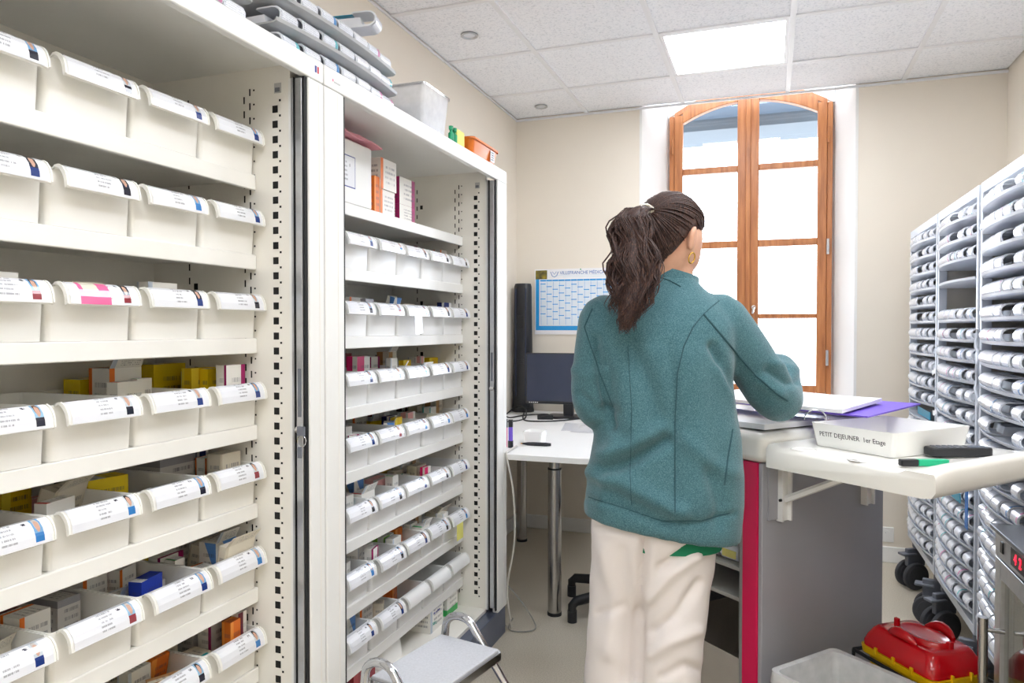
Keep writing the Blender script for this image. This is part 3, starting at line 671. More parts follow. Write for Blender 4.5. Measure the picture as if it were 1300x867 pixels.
# things hanging on bins
def on_bin(cab, row, k, nm, lb, cat, mat, y0, y1, z0, z1, rx=0):
    bx, by, bz = BINS[(cab, row, k)]
    o = link(nm, MB().add([(0, y0, z0), (0, y1, z0), (0, y1, z1), (0, y0, z1), (.0007, y0, z0), (.0007, y1, z0), (.0007, y1, z1), (.0007, y0, z1)], [(3, 2, 1, 0), (4, 5, 6, 7), (0, 1, 5, 4), (1, 2, 6, 5), (2, 3, 7, 6), (3, 0, 4, 7)], [((0, 0), (1, 0), (1, 1), (0, 1))] * 6), mat, None, (bx + .037, by, bz), norm=False)
    o.rotation_euler.x = rx; return tag(o, lb, cat)
on_bin(F_, 2, 2, 'paper_tag', 'white paper slip taped on a bin label, farther cabinet third shelf', 'paper slip', 'label_plain', -.03, .025, .005, .085, .15)
on_bin(F_, 6, 0, 'sticky_note', 'yellow sticky note on the right-hand bin, farther cabinet seventh shelf', 'sticky note', 'yellow_p', -.055, .005, .005, .068, 0)
on_bin(F_, 4, 1, 'paper_tag', 'pale blue slip below a bin label, farther cabinet fifth shelf', 'paper slip', 'blue_slip', -.05, .03, .01, .065, 0) if False else None
# ------------------------------------------------------------------ pill organisers and their trays
OW = .078
def organiser_meshes():
    # local: nose towards +x, bottom z=0
    b = MB(); hw = OW / 2 - .0055
    out = [(.006, .003), (.016, .009), (.0212, .018), (.0215, .028), (.017, .037), (.008, .0435), (-.004, .0460)]
    inn = [(-.004, .0425), (.006, .0405), (.0135, .0355), (.0178, .0275), (.0175, .0185), (.013, .0115), (.004, .0065)]
    prof = [(-.26, .0), (-.004, .0)] + out + [(-.045, .0460), (-.05, .034), (-.26, .030), (-.26, .0)][:3] + []
    shell = [(-.26, .0), (-.002, .0)] + out + [(-.045, .0460), (-.05, .0425)] + inn + [(-.02, .006), (-.025, .028), (-.26, .028)]
    b.prism(shell, 'y', -hw, hw)
    body = b.mesh('body'); body.materials.append(M['org_body'])
    arc = [(.0085, .001), (.0195, .009), (.0232, .019), (.0232, .0285), (.0183, .0382), (.0086, .0452), (-.004, .0472), (-.03, .0472)]
    l = MB(); hl = hw - .0035; inn = [(x - .003, z - .001) for x, z in arc]
    l.prism(arc + inn[::-1], 'y', -hl, hl); lab = l.mesh('label'); lab.materials.append(M['org_lab'])
    return body, lab
def m_orglab():
    t = NT('organiser_label_film'); f = t.noise(30, 3); r = t.rand()
    z = t.new('ShaderNodeSeparateXYZ'); t.put(z.inputs[0], t.coord()); line = t.math('FRACT', t.math('MULTIPLY', z.outputs[2], 210)); nz = t.noise(1, 2, t.comb(t.math('MULTIPLY', z.outputs[1], 900), t.math('FLOOR', t.math('MULTIPLY', z.outputs[2], 210)), t.math('MULTIPLY', r, 40)))
    tx = t.math('MULTIPLY', t.math('MULTIPLY', t.band(z.outputs[2], .008, .034), t.band(line, .3, .6)), t.math('GREATER_THAN', nz, .5))
    c = t.mix(t.math('MULTIPLY', r, .35), S(240, 242, 248), S(206, 220, 240))
    edge = t.math('MULTIPLY', t.band(z.outputs[1], .018, .03), t.math('GREATER_THAN', r, .72)); c = t.mix(edge, c, t.ramp(t.math('FRACT', t.math('MULTIPLY', r, 17.3)), [(0, S(222, 150, 190)), (.4, S(90, 150, 210)), (.75, S(120, 200, 210)), (1, S(210, 90, 120))], True))
    t.base(t.mix(t.math('MULTIPLY', tx, .5), c, S(90, 96, 120))); t.set(Roughness=.14); t.b.inputs['Coat Weight'].default_value = .4; return t.m
M['org_lab'] = m_orglab()
ORGB, ORGL = organiser_meshes()
TW, TD = .575, .34
def tray_mesh(mat, bow):
    b = MB(); n = 12; hw = TW / 2
    fx = lambda y: bow * (1 - (y / hw) ** 2)
    Y = [-hw + 2 * hw * k / n for k in range(n + 1)]
    rings = [[(-TD, y, 0), (fx(y) + .012, y, 0), (fx(y) + .020, y, .004), (fx(y) + .022, y, .012), (fx(y) + .0195, y, .012), (fx(y) + .017, y, .006), (fx(y) + .010, y, .004), (-TD, y, .004)] for y in Y]
    b.loft(rings); me = b.mesh('rack_tray'); me.materials.append(M[mat]); return me, fx
TRW, FXB = tray_mesh('tray_w', .03); TRG, FXG = tray_mesh('tray_g', .02)
def organiser(x, y, z, rz, label, group, tilt=0):
    o = link('pill_organiser', ORGB, None, None, (x, y, z), rz, smooth=30)
    if tilt: o.rotation_euler = (0, tilt, rz)
    link('label', ORGL, None, o, smooth=50)
    return tag(o, label, 'pill organiser', group)

# ------------------------------------------------------------------ rack on castors, three bays
RX, RZT, RZB = .65, 1.75, .235
BAYS = [('farthest', 3.455, 4.075), ('middle', 2.815, 3.435), ('nearest', 2.165, 2.785)]
NROW, Z0, PIT = 20, 1.655, .0712
def caster(par, x, y, ang):
    R = Matrix.Rotation(ang, 4, 'Z')
    f = MB().cyl((0, 0, -.03), .034, .03, 16).box(-.075, .02, -.012, .012, -.115, -.03).box(-.105, -.03, -.024, .024, -.062, -.05)
    for v in range(len(f.v)): f.v[v] = tuple(R @ Vector(f.v[v]))
    fo = link('castor', f, 'caster', par, (x, y, RZB - .01), bevel=.004)
    for s in (-1, 1):
        wm = MB().lathe([(.012, -.013), (.046, -.013), (.048, -.011), (.062, -.010), (.066, -.005), (.066, .005), (.062, .010), (.048, .011), (.046, .013), (.012, .013)], 28)
        m = Matrix.Rotation(ang, 4, 'Z') @ Matrix.Translation((-.045, s * .030, -RZB + .01 + .066)) @ Matrix.Rotation(math.pi / 2, 4, 'X')
        for v in range(len(wm.v)): wm.v[v] = tuple(m @ Vector(wm.v[v]))
        link('wheel', wm, 'tyre', fo, smooth=True)
for bi, (bn, y0, y1) in enumerate(BAYS):
    yc = (y0 + y1) / 2
    r = root('organiser_rack', 'grey metal rack of pill organisers on castors, %s bay' % bn, 'rack', (RX + .2, yc, 0), group='organiser rack bays')
    def P(n, bb, m, **k):
        o = link(n, bb, m, r, **k); o.data.transform(Matrix.Translation((-RX - .2, -yc, 0))); return o
    for yy in (y0, y1 - .02):
        P('post', MB().box(RX, RX + .03, yy, yy + .02, RZB, RZT), 'rack', bevel=.002); P('post', MB().box(RX + .39, RX + .42, yy, yy + .02, RZB, RZT), 'rack', bevel=.002)
    for yy in (y0 + .004, y1 - .01): P('side_panel', MB().box(RX + .03, RX + .39, yy, yy + .006, RZB + .02, RZT - .03), 'rack_panel')
    P('top_rail', MB().box(RX, RX + .03, y0 + .02, y1 - .02, RZT - .035, RZT), 'rack', bevel=.002); P('top_rail', MB().box(RX + .39, RX + .42, y0 + .02, y1 - .02, RZT - .035, RZT), 'rack', bevel=.002)
    P('top_tie', MB().box(RX + .03, RX + .39, y1 - .045, y1 - .02, RZT - .035, RZT), 'rack')
    P('bottom_rail', MB().box(RX, RX + .42, y0 + .02, y1 - .02, RZB, RZB + .03), 'rack', bevel=.002)
    for q in range(4): P('bolt', MB().cyl((RX - .004, y1 - .01, .4 + .4 * q), .005, .005, 8, 'x'), 'alu', smooth=True)
    for cy, an in ((y1 - .06, .5), (y0 + .06, -.25)):
        caster(r, -.155, cy - yc, an)
    gapm = {('middle', 3): 'empty', ('middle', 4): 'skip', ('nearest', 10): (2, 3, 4), ('farthest', 11): 'none', ('farthest', 13): (0, 1)}
    st = MB(); sl = MB(); cnt = 0
    for row in range(NROW):
        g = gapm.get((bn, row)); z = Z0 - PIT * row
        if g == 'skip': continue
        tr = link('rack_tray', TRW, None, None, (RX + .034 - .016, yc, z - .006), math.pi, smooth=30)
        tag(tr, 'bowed white tray, %s rack bay, %s tray from top' % (bn, ORD[row]), 'tray', 'trays in the organiser rack')
        slots = [-3, -2, -1, 0, 1, 2, 3]
        for si, s in enumerate(slots):
            if g in ('empty', 'none') or (isinstance(g, tuple) and si in g): continue
            # a gap between the second and third organiser, as in the photograph
            yl = s * .0775
            if si == 2 and (row * 7 + bi) % 3 and row < 14: continue
            wy = yc + yl; x = RX + .018 - FXB(yl) + .004 + rnd.uniform(-.002, .002)
            tilt = 0
            if bi == 0:
                for me, acc in ((ORGB, st), (ORGL, sl)):
                    m = Matrix.Translation((x, wy, z)) @ Matrix.Rotation(math.pi, 4, 'Z')
                    acc.add([m @ q.co for q in me.vertices], [tuple(p.vertices) for p in me.polygons])
                continue
            organiser(x, wy, z - .0015, math.pi, 'white pill organiser, %s rack bay, %s row down, %s from the window' % (bn, ORD[row], ORD[6 - si]), 'pill organisers in the rack')
    if bi == 0:
        o = link('pill_organisers', st, 'org_body', None, smooth=30); tag(o, 'many small white pill organisers filling the farthest rack bay', 'pill organisers', kind='stuff')
        link('labels', sl, 'org_lab', o, smooth=50)['kind'] = 'stuff'
# teal folders and blue tag among the organisers
def card(nm, lb, cat, mat, c, sx, sy, sz, rot=(0, 0, 0), par=None):
    o = link(nm, MB().box(-sx / 2, sx / 2, -sy / 2, sy / 2, -sz / 2, sz / 2), mat, par, c, bevel=min(sx, sy, sz) * .2); o.rotation_euler = rot
    return tag(o, lb, cat) if par is None else o
p = hx(1227, 635, .615); card('index_tag', 'bright blue plastic tag hanging in the middle rack bay', 'tag', 'blue_pl', (p.x, p.y, p.z - .02), .002, .035, .15)
p = hx(1212, 690, .62); card('teal_folder', 'teal divider strip on a low tray of the middle rack bay', 'divider', 'teal', (RX - .028, 3.0, Z0 - PIT * 14 + .022), .003, .22, .034)
card('teal_folder', 'teal divider strip in the farthest rack bay', 'divider', 'teal', (RX + .0, 3.7, Z0 - PIT * 11 + .02), .003, .28, .034)
for k, (px, py) in enumerate(((1186, 475), (1187, 527))):
    p = hx(px, py, RX - .012); o = link('paper_flag', MB().loft([[(p.x - .0, p.y - .03 + .012 * i, p.z + .006 * math.sin(i)), (p.x - .0005, p.y - .03 + .012 * i, p.z + .006 * math.sin(i)), (p.x - .0005, p.y - .03 + .012 * i, p.z + .02 + .006 * math.sin(i)), (p.x, p.y - .03 + .012 * i, p.z + .02 + .006 * math.sin(i))] for i in range(7)]), 'paper')
    tag(o, ('upper' if k == 0 else 'lower') + ' white paper flag stuck on the rack post', 'paper flag')
cord = [(RX - .006 + .004 * math.sin(k * 1.7), 2.79 + .012 * math.sin(k * .9), 1.27 - k * .02) for k in range(14)]
tag(link('cord', MB().tube(cord, .004, 6), 'tray_w', smooth=True), 'pale cord hanging down the rack post', 'cord')

# ------------------------------------------------------------------ stacks of trays on the cabinets
TZ = CTOP + .0015
def stack(yc, n, lbl, x=-1.10, dz=.062, dy=0, skip=()):
    for q in range(n):
        z = TZ + q * dz
        tr = link('stacked_tray', TRG, None, None, (x - q * .004, yc + dy * q, z), 0, smooth=30)
        tag(tr, 'grey pill organiser tray, %s layer from bottom of %s' % (ORD[q], lbl), 'tray', 'trays stacked on the cabinets')
        for si, s in enumerate((-3, -2, -1, 0, 1, 2, 3)):
            if (q, si) in skip: continue
            yl = s * .0775
            organiser(x - q * .004 + FXG(yl) - .012, yc + dy * q + yl, z + .0045, 0, 'pill organiser in %s, %s layer, %s from window' % (lbl.replace('the tray stack', 'stack'), ORD[q], ORD[6 - si]), 'organisers stacked on the cabinets')
stack(1.70, 3, 'the tray stack over the cabinet joint')
stack(1.03, 2, 'the tray stack on the nearer cabinet', x=-1.09, skip=((1, 0), (1, 1), (1, 4)))
o = organiser(-1.12, 1.905, TZ + .235, .25, 'pill organiser with teal strip lying on top of the tray stack', None, -.06)
link('teal_strip', MB().box(-.20, -.01, -.012, .012, .0455, .0485), 'teal', o)
o = organiser(-1.12, 1.52, TZ + .191, .1, 'pill organiser with teal cover, near end of the tray stack', None, -.03)
link('teal_strip', MB().box(-.16, .0, -.03, .03, .046, .049), 'teal', o)
for o_ in (o,): o_.location.z = TZ + 2 * .062 + .0045 + .0475 + .004
# pink bag between organisers
bag = MB(); rr = []
for k in range(7):
    t = k / 6; rr.append([(-1.13 + .10 * math.cos(a) * (1 - .6 * t) + .01 * math.sin(3 * a + k), 1.13 + .085 * math.sin(a) * (1 - .5 * t) + .008 * math.cos(4 * a + k), TZ + .062 + .055 + t * .07) for a in (2 * math.pi * i / 14 for i in range(14))])
M['pink_bag'] = milky('pink_bag_film', (.80, .10, .24, 1), .75)
tag(link('plastic_bag', bag.loft(rr), 'pink_bag', smooth=60), 'crumpled pink plastic bag on the trays of the nearer cabinet', 'bag')
# clear box, orange box and small things on the farther cabinet
def openbox(nm, lb, cat, mat, x0, x1, y0, y1, z0, h, t=.003, taper=.012, rim=None, r=.012):
    rt_ = root(nm, lb, cat, ((x0 + x1) / 2, (y0 + y1) / 2, z0)); hx_, hy_ = (x1 - x0) / 2, (y1 - y0) / 2
    def ring(z, ins, rr=r, n=4):
        out = []
        for cx, cy, a0 in ((hx_ - rr - ins, hy_ - rr - ins, 0), (-hx_ + rr + ins, hy_ - rr - ins, 90), (-hx_ + rr + ins, -hy_ + rr + ins, 180), (hx_ - rr - ins, -hy_ + rr + ins, 270)):
            for k in range(n + 1):
                a = math.radians(a0 + 90 * k / n); out.append((cx + rr * math.cos(a), cy + rr * math.sin(a), z))
        return out
    link('body', MB().loft([ring(0, taper), ring(h, 0), ring(h, t), ring(t, taper + t)]), mat, rt_, smooth=40)
    if rim: link('rim', MB().loft([ring(h - .006, -.004), ring(h + .002, -.004), ring(h + .002, t + .001), ring(h - .006, t * .3)], cap=False), rim, rt_, smooth=40)
    return rt_
cbx = openbox('plastic_box', 'clear plastic box holding papers on top of the farther cabinet', 'box', 'clear_box', -1.30, -1.05, 2.105, 2.30, TZ, .14, rim='clear')
tag(link('folded_paper', MB().box(-1.26, -1.09, 2.135, 2.27, TZ + .006, TZ + .085), 'paper', bevel=.004), 'white folded papers inside the clear box', 'papers')
ob = openbox('orange_bin', 'orange plastic bin on the far end of the farther cabinet', 'bin', 'orange_pl', -1.24, -1.045, 2.50, 2.765, TZ, .064, rim='orange_pl', r=.02)
link('paper_label', MB().box(.096, .0975, .045, .085, .012, .054), 'label_plain', ob); 
for k in range(4): link('print_line', MB().box(.0975, .098, .052, .078, .018 + k * .009, .021 + k * .009), 'ink', ob)
card('yellow_pad', 'small yellow pad behind the orange bin', 'notepad', 'yellow_p', (-1.08, 2.435, TZ + .0355), .03, .07, .07)
for k in range(2):
    o = link('green_vial', MB().lathe([(.010, 0), (.010, .035), (.005, .040), (.005, .046), (.008, .048), (.008, .060), (.0005, .061)], 12), 'green_pl', None, (-1.06, 2.335 + k * .03, TZ), smooth=True)
    tag(o, 'small green capped vial beside the clear box, %s' % ('nearer one' if k == 0 else 'farther one'), 'vial', 'green vials')
# ------------------------------------------------------------------ farther cabinet: top shelf and floor
zs = SHELF[0] + .0005
mb = root('metal_box', 'white metal box with a printed notice on the top cabinet shelf', 'box', (-1.33, 1.95, zs))
link('body', MB().box(-.12, .12, -.13, .095, 0, .20), 'cab_front', mb, bevel=.004)
link('door', MB().box(.12, .1265, -.125, .09, .005, .195), 'cab_front', mb, bevel=.003)
nt = link('notice', MB().box(.1266, .1272, -.11, -.01, .055, .145), 'label_plain', mb)
link('notice_border', MB().box(.1262, .1268, -.112, -.007, .052, .148), 'ink_navy', mb)
for k, dz in enumerate((0, .006, .012)):
    b = MB(); rings = []
    for i in range(9):
        y = -.15 + .27 * i / 8; zz = dz + .004 + .004 * math.sin(i * 1.3 + k); rings.append([(-.10, y, zz), (.14 - .01 * k, y, zz), (.14 - .01 * k, y, zz + .004), (-.10, y, zz + .004)])
    tag(link('pink_paper', b.loft(rings), 'pink_p', None, (-1.33, 1.965 + .006 * k, zs + .204), rz=.05 * k), 'sheet of pink paper on the white metal box, %s from bottom' % ORD[k], 'paper', 'pink papers')
def tshelf(y0, y1, x0, x1, z, h, pal, lb, texts=()):
    USED.add(lb)
    o = carton_obj(x1 - x0, y1 - y0, h, pal, ((x0 + x1) / 2, (y0 + y1) / 2, z), 0, (0, 0), lb, 0, 'cartons on the top shelf')
    for (s, size, mt, dy, dz) in texts: text('lettering', s, size, mt, o, basis(((x1 - x0) / 2 + .0005, dy, dz), (0, 1, 0), (0, 0, 1)))
    return o
tshelf(2.068, 2.10, -1.28, -1.21, zs, .12, 'or', 'narrow orange carton on the top shelf beside the metal box')
tshelf(2.105, 2.20, -1.30, -1.21, zs, .085, 'wo', 'lower white and orange carton of the stack on the top shelf')
tshelf(2.10, 2.205, -1.30, -1.205, zs + .0855, .10, 'wo', 'upper white and orange carton of the stack on the top shelf')
tshelf(2.255, 2.37, -1.30, -1.22, zs, .06, 'wm', 'lower white and magenta carton on the top shelf')
tshelf(2.255, 2.37, -1.30, -1.22, zs + .0605, .095, 'wm', 'upper white and magenta carton on the top shelf')
zb = .1305
tshelf(2.43, 2.54, -1.30, -1.19, zb, .105, 'wh', 'white carton with blue print on the cabinet floor', (('Bicarbonate', .014, 'ink_navy', 0, .085), ('de sodium', .014, 'ink_navy', 0, .068), ('500 g', .016, 'ink_teal', -.02, .03)))
tshelf(2.60, 2.70, -1.30, -1.20, zb, .112, 'wg', 'tall white and green carton on the cabinet floor')
o = link('bottle', MB().rbox(-.03, .03, -.022, .022, 0, .075, .012).rbox(-.022, .022, -.016, .016, .075, .083, .01).cyl((0, 0, .083), .012, .022, 14), 'teal', None, (-1.25, 2.573, zb), smooth=40)
tag(o, 'teal bottle with a green band between cartons on the cabinet floor', 'bottle'); link('green_band', MB().rbox(-.0305, .0305, -.0225, .0225, .02, .045, .0125), 'c_gr', o, smooth=40)
o = link('plastic_sack', MB().rbox(-.06, .06, -.07, .07, 0, .10, .03, taper=-.01), 'white_pl', None, (-1.28, 2.19, zb), smooth=40)
tag(o, 'white container with a teal square mark on the cabinet floor', 'container')
link('teal_mark', MB().box(.0605, .0612, .022, .048, .05, .054).box(.0605, .0612, .022, .026, .054, .066).box(.0605, .0612, .022, .048, .066, .07).box(.0605, .0612, .044, .048, .07, .082).box(.0605, .0612, .022, .048, .082, .086), 'ink_teal', o)
tshelf(2.30, 2.40, -1.42, -1.33, zb, .10, 'gy', 'grey carton at the back of the cabinet floor')
tshelf(1.95, 2.08, -1.34, -1.22, zb, .06, 'rd', 'dark red carton on the cabinet floor')

# ------------------------------------------------------------------ step stool
stz = .38
st = root('step_stool', 'chrome tube step stool with grey top by the farther cabinet', 'step stool', (-.84, 1.75, 0))
A, B_, D_ = hz(560, 804, stz), hz(622, 828, stz), hz(470, 858, stz)
ex = (B_ - A); ey = (D_ - A); ey = ey.normalized() * .30; ex = (ex - ey.normalized() * ex.dot(ey.normalized())).normalized() * .20
def W2(p): return Vector(p) - Vector((-.84, 1.75, 0))
qd = [A, A + ex, A + ex + ey, A + ey]
t_ = MB().add([W2(q) for q in qd] + [W2(q) + Vector((0, 0, -.022)) for q in qd], [(0, 1, 2, 3), (7, 6, 5, 4), (0, 4, 5, 1), (1, 5, 6, 2), (2, 6, 7, 3), (3, 7, 4, 0)])
M['stool_top'] = pm('grey_ribbed_rubber', (206, 208, 214), .6, var=.06, scale=160, bump=.2, bscale=260)
link('top_pad', t_, 'stool_top', st, bevel=.004)
e = MB(); c4 = [W2(q) + Vector((0, 0, -.008)) for q in qd]
for i in range(4):
    a_, b_ = c4[i], c4[(i + 1) % 4]; out = ((a_ + b_) / 2 - sum(c4, Vector()) / 4); out.z = 0; out.normalize()
    e.add([a_ + out * .0005, b_ + out * .0005, b_ + out * .006, a_ + out * .006] + [q + Vector((0, 0, -.022)) for q in (a_ + out * .0005, b_ + out * .0005, b_ + out * .006, a_ + out * .006)], [(0, 1, 2, 3), (7, 6, 5, 4), (0, 4, 5, 1), (1, 5, 6, 2), (2, 6, 7, 3), (3, 7, 4, 0)])
link('edge_trim', e, 'chrome', st)
for q in (A, A + ey):
    u = ex.normalized(); o_ = (-ey.normalized() * .022 if q is A else ey.normalized() * .022)
    foot_o = q + u * .40 + o_ * 1.5; foot_o.z = 0.012; foot_i = q - u * .04 + o_ * 1.5; foot_i.z = .012
    top_i = q + u * .005 + o_; top_i.z = stz + .012; top_o = q + u * .10 + o_; top_o.z = stz + .012
    pts = [foot_i]
    for k in range(9):
        a = math.pi - math.pi * k / 8 * .78; c_ = (top_i + top_o) / 2
        pts.append(c_ + u * .052 * math.cos(a) + Vector((0, 0, 1)) * .042 * math.sin(a))
    pts.append(foot_o)
    link('leg_hoop', MB().tube([W2(p) for p in pts], .0115, 12), 'chrome', st, smooth=60)
    for f in (foot_i, foot_o): link('rubber_foot', MB().cyl(W2((f.x, f.y, 0)), .016, .03, 14), 'rubber', st, smooth=True)
lz = .17; mid = [A + ex * 1.0, A + ex * 1.75, A + ex * 1.75 + ey, A + ex + ey]
mid = [Vector((p.x, p.y, lz)) for p in mid]
link('lower_step', MB().add([W2(q) for q in mid] + [W2(q) + Vector((0, 0, -.02)) for q in mid], [(0, 1, 2, 3), (7, 6, 5, 4), (0, 4, 5, 1), (1, 5, 6, 2), (2, 6, 7, 3), (3, 7, 4, 0)]), 'stool_top', st, bevel=.003)

# ------------------------------------------------------------------ desk and what stands on it
DZ = .752
dk = root('desk', 'white desk with round steel leg below the wall calendar', 'desk', (-.95, 3.6, 0))
dt = [(-1.525, 2.842), (-1.03, 2.842), (-1.03, 2.815), (-.72, 2.815), (-.66, 2.83), (-.625, 2.88), (-.62, 2.95), (-.62, 4.38), (-1.525, 4.38)]
link('desk_top', MB().prism([(x + .95, y - 3.6) for x, y in dt], 'z', DZ - .024, DZ), 'desk', dk, bevel=.002)
for (x, y) in ((-.9, 3.085), (-.72, 4.1), (-1.4, 4.1)):
    lg = link('leg', MB().cyl((x + .95, y - 3.6, .012), .030, .64, 28).cyl((x + .95, y - 3.6, .652), .026, DZ - .0245 - .652, 24), 'inox', dk, smooth=True)
    link('leg_collar', MB().cyl((x + .95, y - 3.6, .648), .031, .006, 28), 'rubber', lg, smooth=True); link('foot', MB().cyl((x + .95, y - 3.6, 0), .032, .014, 28), 'rubber', lg, smooth=True)
# tower fan
tf = root('tower_fan', 'slim black tower fan standing in the desk corner', 'tower fan', (-1.465, 4.31, DZ))
def oval(rx, ry, z, n=24): return [(rx * math.cos(2 * math.pi * k / n), ry * math.sin(2 * math.pi * k / n), z) for k in range(n)]
link('column', MB().loft([oval(.068, .05, .03), oval(.066, .05, .06), oval(.060, .047, .45), oval(.056, .045, .78), oval(.05, .04, .80)]), 'blackpl', tf, smooth=True)
link('base', MB().loft([oval(.07, .065, 0), oval(.07, .065, .014), oval(.066, .06, .03)]), 'blackmat', tf, smooth=True)
g_ = MB()
for k in range(38): g_.box(-.022, .022, -.0515 + k * .0001, -.047, .30 + k * .0115, .304 + k * .0115)
link('grille', g_, 'dark_gap', tf)['kind'] = 'stuff'
for s in (-1, 1): link('side_strip', MB().box(s * .032 - .004, s * .032 + .004, -.047, -.040, .10, .77), 'screen', tf, bevel=.002)
link('control_plate', MB().box(-.022, .022, -.0525, -.047, .52, .60), 'blackmat', tf, bevel=.002)
# monitor
mn = root('monitor', 'black computer monitor standing on the desk', 'monitor', (-1.12, 4.12, DZ), rz=.06)
link('bezel', MB().box(-.255, .255, -.012, .022, .075, .375), 'blackpl', mn, bevel=.004); link('screen', MB().box(-.247, .247, -.0135, -.011, .092, .369), 'screen', mn)
for k in range(5): link('key_mark', MB().box(-.235 + k * .012, -.228 + k * .012, -.0128, -.0118, .080, .085), 'ink_white', mn)
link('neck', MB().box(-.03, .03, 0, .03, .008, .12), 'blackpl', mn, bevel=.003); link('base', MB().rbox(-.12, .12, -.09, .08, 0, .010, .03), 'blackpl', mn, smooth=True)
# cables
def cable(nm, pts, r, mat, lb):
    P = [Vector(p) for p in pts]; out = []
    for i in range(len(P) - 1):
        p0, p1, p2, p3 = P[max(i - 1, 0)], P[i], P[i + 1], P[min(i + 2, len(P) - 1)]
        for k in range(6):
            t = k / 6; out.append(.5 * ((2 * p1) + (-p0 + p2) * t + (2 * p0 - 5 * p1 + 4 * p2 - p3) * t * t + (-p0 + 3 * p1 - 3 * p2 + p3) * t ** 3))
    out.append(P[-1]); return tag(link(nm, MB().tube(out, r, 6), mat, smooth=True), lb, 'cable')
z = DZ + .0045
cable('cable', [(-1.42, 4.2, z), (-1.36, 4.0, z), (-1.30, 3.86, z), (-1.22, 3.84, z), (-1.12, 3.9, z), (-1.02, 4.05, z)], .0042, 'cable_b', 'black cable looping in front of the monitor on the desk')
cable('cable', [(-1.50, 4.05, z), (-1.42, 3.95, z), (-1.38, 4.08, z), (-1.26, 4.16, z + .002), (-1.18, 4.0, z), (-1.05, 4.0, z + .009)], .0038, 'cable_b', 'thin black cable curling beside the tower fan base')
cable('cable', [(-1.46, 3.75, z), (-1.36, 3.78, z), (-1.33, 3.95, z), (-1.40, 4.15, z + .04), (-1.48, 4.22, z + .03), (-1.50, 4.1, z)], .0045, 'cable_b', 'black cable rising around the tower fan foot')
tag(link('power_adapter', MB().box(-.045, .045, -.02, .02, 0, .026), 'blackmat', None, (-1.215, 3.97, DZ), .3, bevel=.004), 'black power adapter lying before the monitor', 'adapter')
tag(link('power_plug', MB().box(-.02, .02, -.02, .02, 0, .035).cyl((0, .02, .018), .008, .03, 10, 'y'), 'blackmat', None, (-1.46, 3.62, DZ), .3, bevel=.004), 'black plug on the desk near the cabinet edge', 'plug')
cable('cable', [(-1.045, 2.99, DZ + .006), (-1.03, 2.84, DZ + .008), (-1.022, 2.80, DZ - .01), (-.99, 2.79, .60), (-.985, 2.79, .40), (-1.02, 2.80, .20), (-1.02, 2.84, .02), (-1.10, 2.95, .006)], .004, 'cable_w', 'pale cable hanging from the desk edge')
cable('cable', [(-1.10, 2.92, .2), (-1.0, 2.9, .12), (-.93, 2.9, .02), (-.95, 2.86, .006), (-1.03, 2.85, .006), (-1.02, 2.87, .05)], .003, 'cable_g', 'thin grey cable looping on the floor beside the cabinet')
# stationery
mk = root('marker_pen', 'purple marker pen standing on the desk edge', 'marker', (-1.068, 2.975, DZ))
link('barrel', MB().cyl((0, 0, .03), .0095, .06, 14), 'purple', mk, smooth=True); link('cap', MB().cyl((0, 0, .09), .0105, .032, 14), 'blackpl', mk, smooth=True); link('base', MB().cyl((0, 0, 0), .0115, .03, 14), 'dark_gap', mk, smooth=True)
mk = root('marker_pen', 'black capped marker standing behind the purple one', 'marker', (-1.098, 2.99, DZ))
link('barrel', MB().cyl((0, 0, 0), .0095, .085, 14), 'pink_b', mk, smooth=True); link('cap', MB().cyl((0, 0, .085), .0105, .036, 14), 'blackpl', mk, smooth=True)
openbox('white_tub', 'small white open tub on the desk beside the markers', 'tub', 'white_pl', -1.055, -.965, 3.09, 3.19, DZ, .055, taper=.006)
pn = link('pen', MB().tube([(-.055, 0, .008), (-.03, 0, .008), (0, 0, .008), (.05, 0, .008), (.075, 0, .008)], [.003, .0075, .0085, .0085, .006], 12), 'blackpl', None, (-.985, 3.055, DZ), .1, smooth=True); tag(pn, 'black pen lying along the front of the desk', 'pen')
link('nib', MB().tube([(-.062, 0, .008), (-.055, 0, .008)], [.0015, .003], 8), 'gold', pn)
for k, (x, y, rz_) in enumerate(((-.93, 3.72, .2), (-.83, 3.66, -.1), (-.78, 3.85, .35))):
    tag(link('paper_sheet', MB().box(-.105, .105, -.148, .148, .0003 + k * .0012, .0011 + k * .0012), 'label_plain', None, (x, y, DZ), rz_, norm=False), 'printed paper sheet on the desk, %s of the three' % ['leftmost', 'middle', 'rightmost'][k], 'paper', 'papers on the desk')
# office chair
ch = root('office_chair', 'black swivel chair whose star base shows beside the trousers', 'chair', (-.53, 3.28, 0))
for k, an in enumerate((172, 222, 290, 30, 100)):
    a = math.radians(an); L_ = .36 if an == 172 else .37
    leg = link('base_leg', MB().tube([(.03 * math.cos(a), .03 * math.sin(a), .12), (L_ * .75 * math.cos(a), L_ * .75 * math.sin(a), .095), (L_ * .95 * math.cos(a), L_ * .95 * math.sin(a), .088), (L_ * math.cos(a), L_ * math.sin(a), .07), (L_ * math.cos(a), L_ * math.sin(a), .045)], [.026, .022, .021, .019, .018], 10), 'blackmat', ch, smooth=60)
    link('glide', MB().cyl((L_ * math.cos(a), L_ * math.sin(a), 0), .021, .05, 14), 'blackpl', leg, smooth=True)
link('gas_column', MB().cyl((0, 0, .09), .026, .30, 16), 'blackpl', ch, smooth=True)
link('seat', MB().rbox(-.17, .19, -.2, .2, .40, .47, .07), 'blackmat', ch, bevel=.02, seg=3)
link('backrest', MB().rbox(.19, .235, -.19, .19, .56, .9, .02), 'blackmat', ch, bevel=.015, seg=3); link('back_bar', MB().box(.17, .20, -.025, .025, .38, .7), 'blackpl', ch, bevel=.005)

